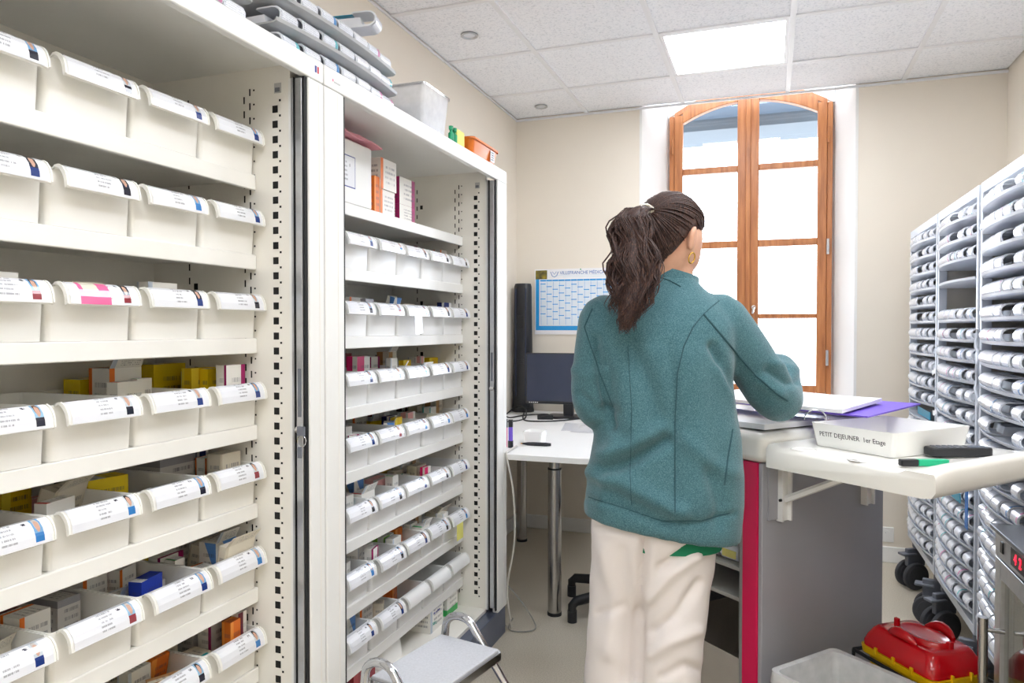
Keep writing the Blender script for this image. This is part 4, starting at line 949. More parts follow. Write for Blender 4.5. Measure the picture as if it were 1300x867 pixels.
# ------------------------------------------------------------------ wall calendar, socket
cl = root('wall_calendar', 'year planner calendar with blue grid pinned on the back wall', 'calendar', (-1.135, YB - .004, 1.44))
cw, chh = .28, .205
link('sheet', MB().box(-cw, cw, -.002, .002, -chh, chh), 'paper', cl)
def flat(nm, m, x0, x1, z0, z1, d=.0004, o_=.0024): return link(nm, MB().box(x0, x1, -o_ - d, -o_ + .0002, z0, z1), m, cl)
M['cal_blue'] = pm('calendar_blue', (40, 160, 230), .5, var=.02); M['cal_pale'] = pm('calendar_cell', (226, 236, 246), .6, var=.02)
flat('blue_border', 'cal_blue', -cw + .008, -cw + .03, -chh + .026, chh - .062); flat('blue_border', 'cal_blue', -cw + .03, cw - .01, -chh + .026, -chh + .054)
for k in range(13):
    x = -cw + .036 + k * .0402
    flat('month_column', 'cal_pale', x, x + .0385, -chh + .058, chh - .078, o_=.0022); flat('month_header', 'cal_blue', x, x + .0385, chh - .076, chh - .066, .0006)
    m_ = MB()
    for q in range(5):
        zz = chh - .09 - q * .047 - ((k * 17) % 40) * .001
        if zz > -chh + .066: m_.box(x + .002, x + .0365, -.0034, -.0026, zz - .005, zz)
    m_.box(x + .006, x + .0075, -.0032, -.0026, -chh + .06, chh - .08)
    link('week_marks', m_, 'cal_blue', cl)['kind'] = 'stuff'
M['photo'] = (lambda t: (t.base(t.ramp(t.noise(24, 4), [(.3, S(50, 40, 30)), (.5, S(120, 110, 40)), (.7, S(176, 150, 40))])), t.m)[1])(NT('calendar_photo_print'))
flat('photo', 'photo', -cw + .006, -cw + .082, chh - .062, chh - .006, .0006)
fx_ = basis((0, -.0026, 0), (1, 0, 0), (0, 0, 1))
text('title', 'VILLEFRANCHE MÉDICAL', .029, 'ink_blue', cl, basis((.035, -.0026, chh - .026), (1, 0, 0), (0, 0, 1)), sx=.92)
for k, wd in enumerate((.17, .13)): flat('small_print', 'cal_pale', .035 - wd, .035 + wd, chh - .043 - k * .010, chh - .039 - k * .010)
link('logo', MB().tube([(-.175, -.003, chh - .016), (-.165, -.003, chh - .042), (-.15, -.003, chh - .05), (-.135, -.003, chh - .042), (-.125, -.003, chh - .016)], .0018, 6).tube([(-.163, -.003, chh - .016), (-.15, -.003, chh - .034), (-.137, -.003, chh - .016)], .0015, 6), 'ink_blue', cl)
link('pin', MB().cyl((.02, -.003, chh - .006), .004, -.008, 10, 'y'), 'green_pl', cl, smooth=True)
sk = root('wall_socket', 'white square wall socket low on the back wall', 'socket', (.593, YB - .001, .15))
link('plate', MB().box(-.041, .041, -.009, 0, -.041, .041), 'white_pl', sk, bevel=.003); rg = MB().lathe([(.021, 0), (.026, 0), (.026, .004), (.021, .004)], 24)
rg.v = [(x, -z - .009, y) for x, y, z in rg.v]; link('well_ring', rg, 'white_pl', sk, smooth=True)
for s in (-1, 1): link('pin_hole', MB().cyl((s * .0095, -.0088, 0), .003, -.001, 10, 'y'), 'hole', sk)
link('earth_pin', MB().cyl((0, -.009, .012), .0028, -.006, 10, 'y'), 'alu', sk)

# ------------------------------------------------------------------ medication cart
CR_ = -math.radians(40.1); CO = Vector((-.02, 2.085, 0))
cm = Matrix.Translation(CO) @ Matrix.Rotation(CR_, 4, 'Z')
ct = root('medication_cart', 'grey and white medication cart with crimson corner strip and folding side tray', 'cart', CO, CR_)
BL, BDp = .62, .545
def PC(n, bb, m, par=ct, **k): return link(n, bb, m, par, **k)
PC('side_panel', MB().box(-.014, 0, .0, BDp, .10, .902), 'cart_g', bevel=.003); PC('side_panel', MB().box(-BL, -BL + .014, 0, BDp, .10, .902), 'cart_g', bevel=.003)
PC('back_panel', MB().box(-BL + .014, -.014, BDp - .014, BDp - .001, .10, .902), 'cart_g')
PC('corner_strip', MB().box(-.066, -.0145, -.004, .006, .10, .902), 'cart_red', bevel=.002)['label'] = 'glossy crimson strip'
PC('strip_edge', MB().box(-.078, -.0665, -.003, .02, .10, .902), 'cart_edge', bevel=.002); PC('corner_strip', MB().box(-BL + .0145, -BL + .062, -.004, .006, .10, .902), 'cart_red', bevel=.002)
PC('base', MB().box(-BL + .01, -.01, .01, BDp - .005, .085, .115), 'cart_in', bevel=.004)
PC('inner_wall', MB().box(-.079, -.070, .021, BDp - .02, .116, .90), 'cart_in')
for z in (.80, .735, .667, .591, .504): PC('shelf', MB().box(-BL + .015, -.080, .012, BDp - .02, z - .012, z), 'cart_in', bevel=.002)
for x in (-.06, -BL + .06):
    for y in (.06, BDp - .06):
        c_ = PC('castor', MB().box(x - .03, x + .03, y - .02, y + .02, .05, .086), 'caster', bevel=.004)
        for s in (-1, 1): link('wheel', MB().cyl((x, y + s * .014 - .009, .04), .04, .018, 20, 'y'), 'tyre', c_, smooth=True)
PC('bumper', MB().box(-.03, .03, -.03, .03, .085, .13), 'caster', bevel=.008)
PC('worktop', MB().rbox(-BL - .015, .012, -.012, BDp + .015, .9025, .985, .03, 5), 'cart_w', bevel=.022, seg=4)
PC('rear_rim', MB().rbox(-BL - .01, .0, BDp - .02, BDp + .012, .975, .998, .008), 'cart_w', bevel=.006)
tp = [(.016, .897), (.44, .897), (.462, .901), (.470, .915), (.470, .952), (.466, .962), (.452, .967), (.436, .965), (.420, .959), (.402, .954), (.38, .953), (.05, .953), (.028, .962), (.016, .960)]
tb = MB()
def tring(y, ins, lip):
    return [(max(x, .016), y, (.953 + (z - .953) * lip if z > .953 and x > .2 else z - (ins if z > .94 else 0))) for x, z in tp]
tb.loft([tring(-.005, .012, .0), tring(.004, .003, .08), tring(.02, 0, .35), tring(.045, 0, .8), tring(.075, 0, 1), tring(.45, 0, 1), tring(.50, 0, .7), tring(.53, .006, .1)])
tray = PC('folding_tray', tb, 'cart_w', smooth=50)
for c in ((.10, .02, .03), (.18, .03, .026), (.27, .015, .032), (.34, .04, .02)):
    link('moulded_ring', MB().lathe([(c[2] - .003, .9528), (c[2], .9545), (c[2] + .003, .9528)], 24, (c[0], c[1] + .02, 0)), 'cart_w', tray, smooth=True)
for y in (.075, .45):
    br = PC('bracket', MB().box(.001, .012, y - .02, y + .02, .74, .896).box(.012, .022, y - .02, y - .014, .74, .896).box(.012, .022, y + .014, y + .02, .74, .896), 'white_pl')
    link('brace', MB().tube([(.017, y, .80), (.20, y, .893)], .010, 6), 'white_pl', br); link('pivot', MB().cyl((.017, y - .026, .80), .004, .012, 10, 'y'), 'rubber', br)
PC('bracket_backing', MB().box(.0, .006, .02, .125, .745, .9), 'cart_g', bevel=.001)
def inC(o):   # place a top-level thing given in cart coordinates
    o.matrix_world = cm @ o.matrix_basis; return o
def cartthing(nm, bb, mat, x, y, z, rz, lb, cat, **k):
    o = link(nm, bb, mat, None, **k); p = cm @ Vector((x, y, z)); o.location = p; o.rotation_euler.z = CR_ + rz; return tag(o, lb, cat)
# yellow labelled organisers and boxes inside the cart
M['ylab'] = pm('pale_yellow_label', (222, 214, 120), .35, var=.08, scale=60)
for k, (x, z, n_) in enumerate(((-.14, .667, 'upper'), (-.215, .667, 'upper'), (-.145, .591, 'lower'), (-.225, .591, 'lower'))):
    p = cm @ Vector((x, .05, z + .0008)); o = organiser(p.x, p.y, p.z, CR_ - math.pi / 2, 'pill organiser with yellow label on the %s cart shelf, %s' % (n_, 'nearest the crimson strip' if k % 2 == 0 else 'farther from the strip'), 'organisers in the cart')
    link('yellow_label', MB().box(.0225, .0242, -.024, .028, .012, .034), 'ylab', o)
bi_ = openbox('drawer_bin', 'beige open bin of blister packs low in the cart', 'bin', 'rack_panel', -.19, .19, -.2, .2, .1165, .20, taper=.01)
p = cm @ Vector((-.285, .235, .1165)); bi_.location = p; bi_.rotation_euler.z = CR_
for k in range(9):
    x, y = -.13 - .045 * (k % 3), .09 + .05 * (k // 3); cc = [(W), (235, 190, 80), (226, 206, 190)][k % 3]
    nm = 'c_' + ['wh', 'yw', 'pk', 'wo', 'br', 'wr', 'or', 'cr', 'ye'][k]
    o = cartthing('blister_pack', MB().box(-.018, .018, -.022, .022, 0, .1 + .012 * (k % 4)), nm, x, y, .1205 + .002, .3 * ((k * 5) % 3 - 1) * .3, '%s small packet in the low cart bin' % CART[nm[2:]][0], 'packet', norm=False); o['group'] = 'packets in the cart bin'
# white tray box with handwriting
wb = openbox('white_box', 'shallow white box with handwritten lettering on the cart tray', 'box', 'white_pl', -.125, .125, -.155, .155, .9545, .062, taper=.01, r=.012, t=.003)
p = cm @ Vector((.195, .262, .9545)); wb.location = p; wb.rotation_euler.z = CR_ - math.radians(3)
text('lettering', 'PETIT DEJEUNER  1er Etage', .0175, 'ink', wb, basis((0, -.1505, .034), (1, 0, 0), (0, -.16, 1)), sx=.95)
# phone and marker
ph = cartthing('cordless_phone', MB().rbox(-.024, .024, -.078, .078, .0015, .024, .014, 4), 'blackpl', .366, .275, .9545, -.5, 'black cordless phone lying on the cart tray', 'phone', bevel=.005, seg=3)
link('screen', MB().box(-.017, .017, .022, .055, .024, .0246), 'screen', ph); kp = MB()
for i in range(3):
    for j in range(5): kp.box(-.018 + i * .0135, -.009 + i * .0135, -.06 + j * .015, -.051 + j * .015, .024, .0255)
link('keypad', kp, 'caster', ph)['kind'] = 'stuff'
hg = root('highlighter', 'green marker with black cap at the cart tray edge', 'marker', cm @ Vector((.40, .07, .9635)), CR_ + math.radians(60))
link('cap', MB().rbox(-.055, -.015, -.0095, .0095, -.008, .008, .004), 'blackpl', hg, bevel=.003); link('barrel', MB().rbox(-.015, .055, -.0085, .0085, -.0075, .0075, .003), 'pen_green', hg, bevel=.002)
# papers on the worktop
def sheet(nm, lb, cat, mat, pts, z, n=8, curl=0, th=.0015, lift=0, ph_=0):
    # pts: 4 corners in cart coordinates
    q = [Vector((*p, 0)) for p in pts]; b = MB(); top = []
    for j in range(n + 1):
        row = []
        for i in range(n + 1):
            u, v = i / n, j / n; p = q[0] * (1 - u) * (1 - v) + q[1] * u * (1 - v) + q[2] * u * v + q[3] * (1 - u) * v
            p.z = z + curl * max(0, u - .5) ** 2 * 4 + lift * v + .0015 * math.sin(3 * u + 2 * v + ph_); row.append(p)
        top.append(row)
    v_ = [p for r_ in top for p in r_] + [p - Vector((0, 0, th)) for r_ in top for p in r_]; N1 = n + 1; K = N1 * N1; f = []
    for j in range(n):
        for i in range(n): a = j * N1 + i; f.append((a, a + 1, a + N1 + 1, a + N1)); f.append((a + K, a + N1 + K, a + N1 + 1 + K, a + 1 + K))
    for i in range(n):
        f += [(i, i + K, i + 1 + K, i + 1), (n * N1 + i, n * N1 + i + 1, n * N1 + i + 1 + K, n * N1 + i + K), (i * N1, (i + 1) * N1, (i + 1) * N1 + K, i * N1 + K), (i * N1 + n, i * N1 + n + K, (i + 1) * N1 + n + K, (i + 1) * N1 + n)]
    o = link(nm, b.add(v_, f), mat, None, CO, CR_, smooth=60); return tag(o, lb, cat)
sheet('ring_binder', 'purple ring binder lying open at the back of the cart', 'binder', 'purple', [(-.50, .20), (.175, .20), (.11, .55), (-.50, .54)], 1.034, curl=.004, th=.004, lift=.012)
sheet('binder_pages', 'white pages lying in the purple binder', 'pages', 'paper', [(-.44, .16), (.12, .17), (.04, .47), (-.44, .48)], 1.048, curl=.004, th=.010, lift=.012)
sheet('paper_stack', 'stack of white papers under the elbow on the cart', 'papers', 'paper', [(-.52, .03), (-.02, .03), (-.03, .30), (-.52, .30)], 1.0015, th=.0155, curl=.004)
sheet('paper_sheet', 'lilac tinted sheet curling at the front of the cart', 'paper', 'lilac_p', [(-.34, .015), (-.015, .06), (-.05, .27), (-.36, .22)], 1.0125, curl=.02, th=.001, ph_=1) if 'lilac_p' in M else None
rg_ = cartthing('binder_ring', MB().tube([(.03 * math.cos(a), 0, .028 * math.sin(a)) for a in (math.pi * k / 10 for k in range(11))], .0018, 6), 'chrome', .06, .14, 1.02, .9, 'thin steel ring standing up from the binder', 'ring', smooth=True)
# waste bin with liner
wbn = root('waste_bin', 'grey waste bin with a clear liner bag beside the cart', 'waste bin', cm @ Vector((.215, .06, 0)), CR_)
def rr_(z, hx_, hy_, rr=.02, n=4, wob=0):
    out = []
    for cx, cy, a0 in ((hx_ - rr, hy_ - rr, 0), (-hx_ + rr, hy_ - rr, 90), (-hx_ + rr, -hy_ + rr, 180), (hx_ - rr, -hy_ + rr, 270)):
        for k in range(n + 1):
            a = math.radians(a0 + 90 * k / n); out.append((cx + rr * math.cos(a) + wob * math.sin(7 * a + z * 40), cy + rr * math.sin(a) + wob * math.cos(9 * a + z * 30), z + wob * math.sin(5 * a)))
    return out
link('body', MB().loft([rr_(.0, .105, .10), rr_(.375, .125, .125), rr_(.375, .121, .121), rr_(.004, .101, .096)]), 'white_pl', wbn, smooth=40)
link('rim', MB().loft([rr_(.372, .13, .13), rr_(.384, .13, .13), rr_(.384, .12, .12), rr_(.372, .12, .12), rr_(.372, .13, .13)], cap=False), 'org_body', wbn, smooth=40)
link('liner', MB().loft([rr_(.30, .133, .133, wob=.003), rr_(.35, .134, .134, wob=.002), rr_(.390, .131, .131), rr_(.388, .118, .118), rr_(.30, .112, .112, wob=.006), rr_(.18, .10, .10, wob=.010), rr_(.08, .085, .08, wob=.01)], cap=False), 'film', wbn, smooth=60)
# red lidded sharps box in its black holder
sb = root('sharps_box', 'red lidded yellow container in a black wire holder beside the waste bin', 'container', cm @ Vector((.243, .338, 0)), CR_ - math.radians(14))
sb.scale = (.75, .75, .92)
link('body', MB().loft([rr_(.10, .12, .085, .03), rr_(.42, .15, .108, .03)]), 'yel_pl', sb, smooth=40)
link('body_rim', MB().loft([rr_(.405, .165, .122, .03), rr_(.425, .168, .125, .03), rr_(.425, .15, .108, .03), rr_(.405, .15, .108, .03), rr_(.405, .165, .122, .03)], cap=False), 'yel_pl', sb, smooth=40)
lid = link('lid', MB().loft([rr_(.427, .163, .120, .035, 6), rr_(.440, .163, .120, .035, 6), rr_(.458, .155, .112, .035, 6), rr_(.480, .140, .098, .035, 6), rr_(.488, .128, .088, .03, 6), rr_(.486, .10, .07, .03, 6)]), 'red_pl', sb, smooth=50)
el = lambda rx, ry, z: [(rx * math.cos(2 * math.pi * k / 28) + .012, ry * math.sin(2 * math.pi * k / 28), z) for k in range(28)]
link('hatch', MB().loft([el(.098, .066, .484), el(.096, .064, .496), el(.09, .058, .500), el(.078, .046, .494), el(.03, .02, .492)]), 'red_pl', lid, smooth=50)
link('grip', MB().box(-.105, -.085, -.022, -.008, .484, .512), 'red_pl', lid, bevel=.004, seg=3); link('grip', MB().box(.10, .118, .0, .02, .484, .506), 'red_pl', lid, bevel=.004, seg=3)
for s in (-1, 1):
    hs = [(x, s * (.082 + .010 * math.sin(math.pi * (x + .06) / .12)), .488 + .016 * math.sin(math.pi * (x + .06) / .12)) for x in (-.06, -.04, -.02, 0, .02, .04, .06)]
    link('lid_bulge', MB().tube(hs, [.006, .012, .015, .016, .015, .012, .006], 10), 'red_pl', lid, smooth=60)
for x, y in ((-.08, -.124), (.0, -.124), (.08, -.124), (.166, -.04), (.166, .04)): link('clip', MB().box(x - .006, x + .006, y - .004, y + .004, .415, .437), 'yel_pl', lid, bevel=.002)
hp = [(-.178, -.135, .40), (.178, -.135, .40), (.178, .135, .40), (-.178, .135, .40), (-.178, -.135, .40)]
link('holder_ring', MB().tube(hp, .006, 8), 'blackmat', sb, smooth=True)
for x, y in ((-.178, -.135), (-.178, .135), (.178, -.135), (.178, .135)): link('holder_leg', MB().tube([(x, y, .40), (x * .95, y * .95, .005)], .006, 8), 'blackmat', sb, smooth=True)

# ------------------------------------------------------------------ glass door fridge at right
FX, FY0, FY1, FZ = .53, 1.50, 2.105, .785
fr = root('glass_door_fridge', 'small grey fridge with glass door and steel bar handle', 'fridge', (FX + .27, (FY0 + FY1) / 2, 0))
def PF(n, bb, m, par=fr, **k):
    o = link(n, bb, m, par, **k); o.data.transform(Matrix.Translation((-FX - .27, -(FY0 + FY1) / 2, 0))); return o
PF('top', MB().box(FX - .012, FX + .54, FY0 - .004, FY1 + .004, FZ - .012, FZ), 'fridge_top', bevel=.003)
PF('control_panel', MB().box(FX, FX + .02, FY0, FY1, FZ - .075, FZ - .012), 'alu', bevel=.002)
PF('side_wall', MB().box(FX + .03, FX + .54, FY1 - .02, FY1, .03, FZ - .012), 'fridge_top'); PF('side_wall', MB().box(FX + .03, FX + .54, FY0, FY0 + .02, .03, FZ - .012), 'fridge_top')
PF('liner', MB().box(FX + .51, FX + .54, FY0 + .02, FY1 - .02, .03, FZ - .012).box(FX + .03, FX + .51, FY1 - .026, FY1 - .0205, .06, FZ - .08).box(FX + .03, FX + .51, FY0 + .0205, FY0 + .026, .06, FZ - .08), 'fridge_in')
PF('floor_plate', MB().box(FX + .01, FX + .51, FY0 + .02, FY1 - .02, .03, .06), 'fridge_in')
for z in (.28, .5): PF('wire_shelf', MB().box(FX + .06, FX + .5, FY0 + .03, FY1 - .03, z, z + .006), 'tray_w')
PF('foot', MB().box(FX + .05, FX + .5, FY0 + .03, FY1 - .03, 0, .029), 'rubber')
PF('switch', MB().box(FX - .003, FX, FY1 - .07, FY1 - .05, FZ - .058, FZ - .03), 'blackpl', bevel=.001)
dp = PF('display', MB().box(FX - .002, FX, FY1 - .24, FY1 - .13, FZ - .064, FZ - .022), 'blackpl', bevel=.001)
text('digits', '4', .034, 'led', dp, Matrix.Translation((-FX - .27, -(FY0 + FY1) / 2, 0)) @ basis((FX - .0025, FY1 - .165, FZ - .043), (0, -1, 0), (0, 0, 1)))
text('digits', '2', .034, 'led', dp, Matrix.Translation((-FX - .27, -(FY0 + FY1) / 2, 0)) @ basis((FX - .0025, FY1 - .20, FZ - .043), (0, -1, 0), (0, 0, 1)))
zt = FZ - .08
dr = PF('door', MB().box(FX, FX + .028, FY1 - .045, FY1, .04, zt).box(FX, FX + .028, FY0, FY0 + .045, .04, zt).box(FX, FX + .028, FY0 + .045, FY1 - .045, zt - .045, zt).box(FX, FX + .028, FY0 + .045, FY1 - .045, .04, .085), 'alu', bevel=.002)
PF('door_glass', MB().box(FX + .010, FX + .016, FY0 + .044, FY1 - .044, .084, zt - .044), 'glass_door', dr)
hyy = FY1 - .085
PF('handle', MB().tube([(FX - .045, hyy, .18), (FX - .045, hyy, .575)], .011, 16), 'inox', dr, smooth=True)
for z in (.23, .545): PF('handle_mount', MB().tube([(FX - .045, hyy, z), (FX + .0, hyy, z)], .0055, 10), 'inox', dr, smooth=True)
# ------------------------------------------------------------------ the person at the cart
RT = Vector(_rt); FH = Vector((-math.sin(YAW), math.cos(YAW), 0)); UP = Vector((0, 0, 1))
BASE = hd(828, 640, 1.87); BASE.z = 0
def m_fleece():
    t = NT('teal_fleece'); f = t.noise(420, 3, rough=.7); g = t.noise(9, 3)
    c = t.ramp(f, [(.28, S(42, 76, 86)), (.5, S(74, 115, 123)), (.74, S(118, 154, 160))])
    t.base(t.mix(t.math('MULTIPLY', g, .3), c, S(64, 100, 112))); t.set(Roughness=.92); t.b.inputs['Sheen Weight'].default_value = .25; t.b.inputs['Specular IOR Level'].default_value = .15; t.bump(f, .35, .002); return t.m
M['fleece'] = m_fleece(); M['seam'] = pm('teal_seam_thread', (48, 84, 92), .9, var=.1, scale=300)
M['trouser'] = pm('off_white_cotton', (226, 219, 216), .8, var=.02, scale=8, bump=.12, bscale=500)
def m_skin():
    t = NT('skin'); t.base(t.ramp(t.noise(18, 3), [(.3, S(206, 154, 128)), (.7, S(228, 180, 152))])); t.set(Roughness=.5); t.b.inputs['Subsurface Weight'].default_value = .08; t.b.inputs['Subsurface Radius'].default_value = (.02, .008, .005); return t.m
M['skin'] = m_skin()
def m_hair():
    t = NT('dark_brown_hair'); mp = t.new('ShaderNodeMapping'); mp.inputs['Scale'].default_value = (150, 150, 14); t.put(mp.inputs[0], t.coord())
    f = t.noise(3, 3, mp.outputs[0]); t.base(t.ramp(f, [(.3, S(30, 21, 22)), (.52, S(62, 44, 40)), (.74, S(112, 80, 66))])); t.b.inputs['Specular IOR Level'].default_value = .3; t.set(Roughness=.5); return t.m
M['hair'] = m_hair()
def ringpts(c, ax, ay, rx, ry, n=28, e=2.3, ry2=None):
    out = []
    for k in range(n):
        a = 2 * math.pi * k / n; ca, sa = math.cos(a), math.sin(a)
        x = math.copysign(abs(ca) ** (2 / e), ca); y = math.copysign(abs(sa) ** (2 / e), sa)
        out.append(c + ax * (x * rx) + ay * (y * (ry if (sa >= 0 or ry2 is None) else ry2)))
    return out
def remeshed(name, mb, voxel, smooth=6, fac=.5):
    mb.v = [tuple(Vector(p) - BASE) for p in mb.v]
    me = mb.mesh(name); bm = bmesh.new(); bm.from_mesh(me); bmesh.ops.recalc_face_normals(bm, faces=bm.faces); bm.to_mesh(me); bm.free()
    o = bpy.data.objects.new(name, me); COL.objects.link(o)
    m = o.modifiers.new('r', 'REMESH'); m.mode = 'VOXEL'; m.voxel_size = voxel; m.adaptivity = 0
    m = o.modifiers.new('s', 'SMOOTH'); m.factor = fac; m.iterations = smooth
    dg = bpy.context.evaluated_depsgraph_get(); res = bpy.data.meshes.new_from_object(o.evaluated_get(dg)); bpy.data.objects.remove(o); res['n'] = 1; res.name = name
    return res
def capsule(mb, pts, rad, n=18):
    """tube with rounded ends through pts (densified)"""
    P = [Vector(p) for p in pts]; Q = []; R_ = []
    for i in range(len(P) - 1):
        p0, p1, p2, p3 = P[max(i - 1, 0)], P[i], P[i + 1], P[min(i + 2, len(P) - 1)]
        for k in range(6):
            t = k / 6; Q.append(.5 * ((2 * p1) + (-p0 + p2) * t + (2 * p0 - 5 * p1 + 4 * p2 - p3) * t * t + (-p0 + 3 * p1 - 3 * p2 + p3) * t ** 3)); R_.append(rad[i] * (1 - t) + rad[i + 1] * t)
    Q.append(P[-1]); R_.append(rad[-1])
    d0 = (Q[0] - Q[1]).normalized(); d1 = (Q[-1] - Q[-2]).normalized()
    A0 = [(Q[0] + d0 * R_[0] * math.sin(a), R_[0] * math.cos(a)) for a in (1.5, 1.1, .6)]; A1 = [(Q[-1] + d1 * R_[-1] * math.sin(a), R_[-1] * math.cos(a)) for a in (.6, 1.1, 1.5)]
    mb.tube([a for a, _ in A0] + Q + [a for a, _ in A1], [r for _, r in A0] + R_ + [r for _, r in A1], n)
# ---- skeleton in world space
TA = math.radians(8); AX = RT * math.cos(TA) - FH * math.sin(TA); AY = FH * math.cos(TA) + RT * math.sin(TA)
def row(py, l, r, d, db, df, e=2.35, ins=0, tilt=0):
    k = d / FPX; c = hd((l + r) / 2, py, d); pts = ringpts(c, AX, AY, (r - l) / 2 * k - ins, df - ins, 36, e, db - ins)
    if tilt: pts = [p + UP * (tilt * (p - c).dot(AX)) for p in pts]
    return pts
TOR = [(668, 741, 936, 1.865, .135, .13, -.16), (655, 741, 938, 1.865, .138, .13, -.13), (630, 744, 940, 1.865, .136, .13, -.08), (600, 747, 941, 1.865, .13, .125, -.03), (560, 754, 938, 1.865, .12, .12, 0), (520, 758, 932, 1.868, .118, .12, 0),
       (480, 757, 928, 1.872, .122, .125, 0), (445, 753, 928, 1.878, .126, .125, 0), (415, 752, 932, 1.885, .118, .115, 0), (397, 757, 926, 1.89, .105, .10, 0), (384, 772, 912, 1.893, .092, .088, 0), (373, 795, 900, 1.895, .08, .075, 0), (362, 818, 888, 1.896, .068, .066, 0), (350, 829, 882, 1.897, .060, .060, 0)]
jk = MB(); jk.loft([row(*q[:4], q[4], q[5], tilt=q[6]) for q in TOR])
LS, LE, LW = hd(768, 408, 1.885), hd(757, 512, 1.86), hd(838, 508, 2.12)
RS, RE, RW0, RW = hd(913, 408, 1.88), hd(988, 507, 1.95), hd(990, 472, 2.10), hd(978, 470, 2.17)
capsule(jk, [LS, hd(758, 460, 1.872), LE, hd(790, 520, 1.98), LW], [.070, .062, .060, .055, .045])
capsule(jk, [RS, hd(950, 456, 1.905), RE, RW0, RW], [.074, .068, .062, .050, .046])
jme = remeshed('jacket', jk, .0075, 8)
# folds: displaced along the normal near creases of the cloth
def proj(P):
    v = P - _C; d = v @ _fw; return np.stack([650 + FPX * (v @ _rt) / d, 433.5 - FPX * (v @ _up) / d], 1), d
def segdist(q, pts):
    best = np.full(len(q), 1e9)
    for a, b in zip(pts, pts[1:]):
        a = np.array(a, float); b = np.array(b, float); ab = b - a; t = np.clip(((q - a) @ ab) / (ab @ ab), 0, 1)
        best = np.minimum(best, np.linalg.norm(q - (a + t[:, None] * ab), axis=1))
    return best
def folds(me, L, noise=.002, fq=9.):
    n = len(me.vertices); co = np.empty(n * 3); me.vertices.foreach_get('co', co); co = co.reshape(-1, 3); no = np.empty(n * 3); me.vertices.foreach_get('normal', no); no = no.reshape(-1, 3)
    W_ = co + np.array(BASE); q, d = proj(W_); vd = W_ - _C; vd /= np.linalg.norm(vd, axis=1)[:, None]; face = np.clip(-(no * vd).sum(1) * 2 + .3, 0, 1)
    D = np.zeros(n)
    for pts, amp, wd in L: D += 2.3 * amp * np.exp(-(segdist(q, pts) / wd) ** 2) * face
    D += noise * (np.sin(fq * 2.1 * co[:, 0] + 3 * np.sin(fq * co[:, 2])) * np.sin(fq * 1.7 * co[:, 2] + 2 * np.cos(fq * 1.3 * co[:, 1])))
    co = co + no * D[:, None]; me.vertices.foreach_set('co', co.ravel()); me.update()
folds(jme, [([(770, 598), (800, 585), (846, 560)], -.010, 8), ([(765, 578), (800, 566), (838, 545)], .007, 10), ([(742, 598), (790, 612), (840, 640), (865, 650)], .007, 11), ([(750, 615), (800, 640), (850, 662)], -.004, 9),
            ([(765, 420), (790, 480), (800, 540)], .005, 14), ([(800, 440), (828, 500), (838, 545)], -.006, 13), ([(850, 440), (856, 520), (857, 640)], -.003, 7), ([(880, 460), (890, 560), (885, 640)], .004, 16),
            ([(757, 430), (762, 480), (778, 540)], -.007, 5), ([(905, 440), (935, 500), (945, 540)], -.008, 6), ([(915, 470), (940, 520)], .005, 8), ([(975, 470), (1000, 486), (1014, 484)], -.006, 5), ([(965, 485), (990, 500)], .004, 7), ([(985, 462), (1012, 470)], .004, 6),
            ([(735, 500), (757, 520), (782, 520)], -.004, 6), ([(730, 470), (750, 480), (765, 470)], .004, 7), ([(900, 600), (915, 640), (912, 665)], -.005, 9), ([(870, 560), (905, 590), (930, 600)], .004, 10),
            ([(740, 630), (790, 645), (840, 664), (890, 664), (932, 652)], -.0035, 3), ([(780, 560), (770, 610), (765, 640)], .004, 10)], .0015)
# ---- trousers
tr = MB(); HC = hd(828, 655, 1.865)
tr.loft([row(640, 752, 905, 1.865, .112, .11), row(665, 750, 907, 1.865, .114, .11), row(685, 751, 907, 1.863, .108, .105), row(705, 752, 906, 1.862, .100, .098), row(725, 754, 903, 1.862, .092, .09), row(745, 757, 900, 1.862, .082, .08), row(765, 762, 894, 1.862, .066, .07)])
def zpt(px, d, z):
    p = hd(px, 600, d); v = ray(px, 600); return Vector((p.x, p.y, z))
LL = [(hd(789, 690, 1.885), .079), (hd(787, 740, 1.885), .079), (hd(783, 800, 1.88), .077), (hd(779, 860, 1.875), .076), (zpt(776, 1.875, .20), .080), (zpt(775, 1.875, .09), .085)]
RL = [(hd(860, 690, 1.845), .089), (hd(858, 740, 1.84), .087), (hd(852, 800, 1.835), .084), (hd(848, 860, 1.83), .083), (zpt(846, 1.83, .20), .086), (zpt(846, 1.83, .09), .09)]
for L_ in (LL, RL): capsule(tr, [p for p, _ in L_], [r for _, r in L_], 22)
tme = remeshed('trousers', tr, .008, 12)
folds(tme, [([(818, 690), (812, 760), (808, 867)], -.010, 6), ([(840, 720), (870, 700), (900, 690)], -.005, 6), ([(826, 760), (850, 730), (885, 705)], .006, 8), ([(830, 800), (860, 780), (888, 740)], -.006, 7), ([(828, 830), (850, 815), (885, 800)], .005, 8), ([(765, 700), (780, 760), (772, 830)], .004, 9), ([(790, 700), (800, 780), (795, 860)], -.004, 7), ([(760, 780), (785, 770)], -.004, 6), ([(757, 668), (800, 676), (830, 684)], -.003, 4), ([(840, 860), (870, 845), (890, 850)], -.004, 6)], .002, 14)
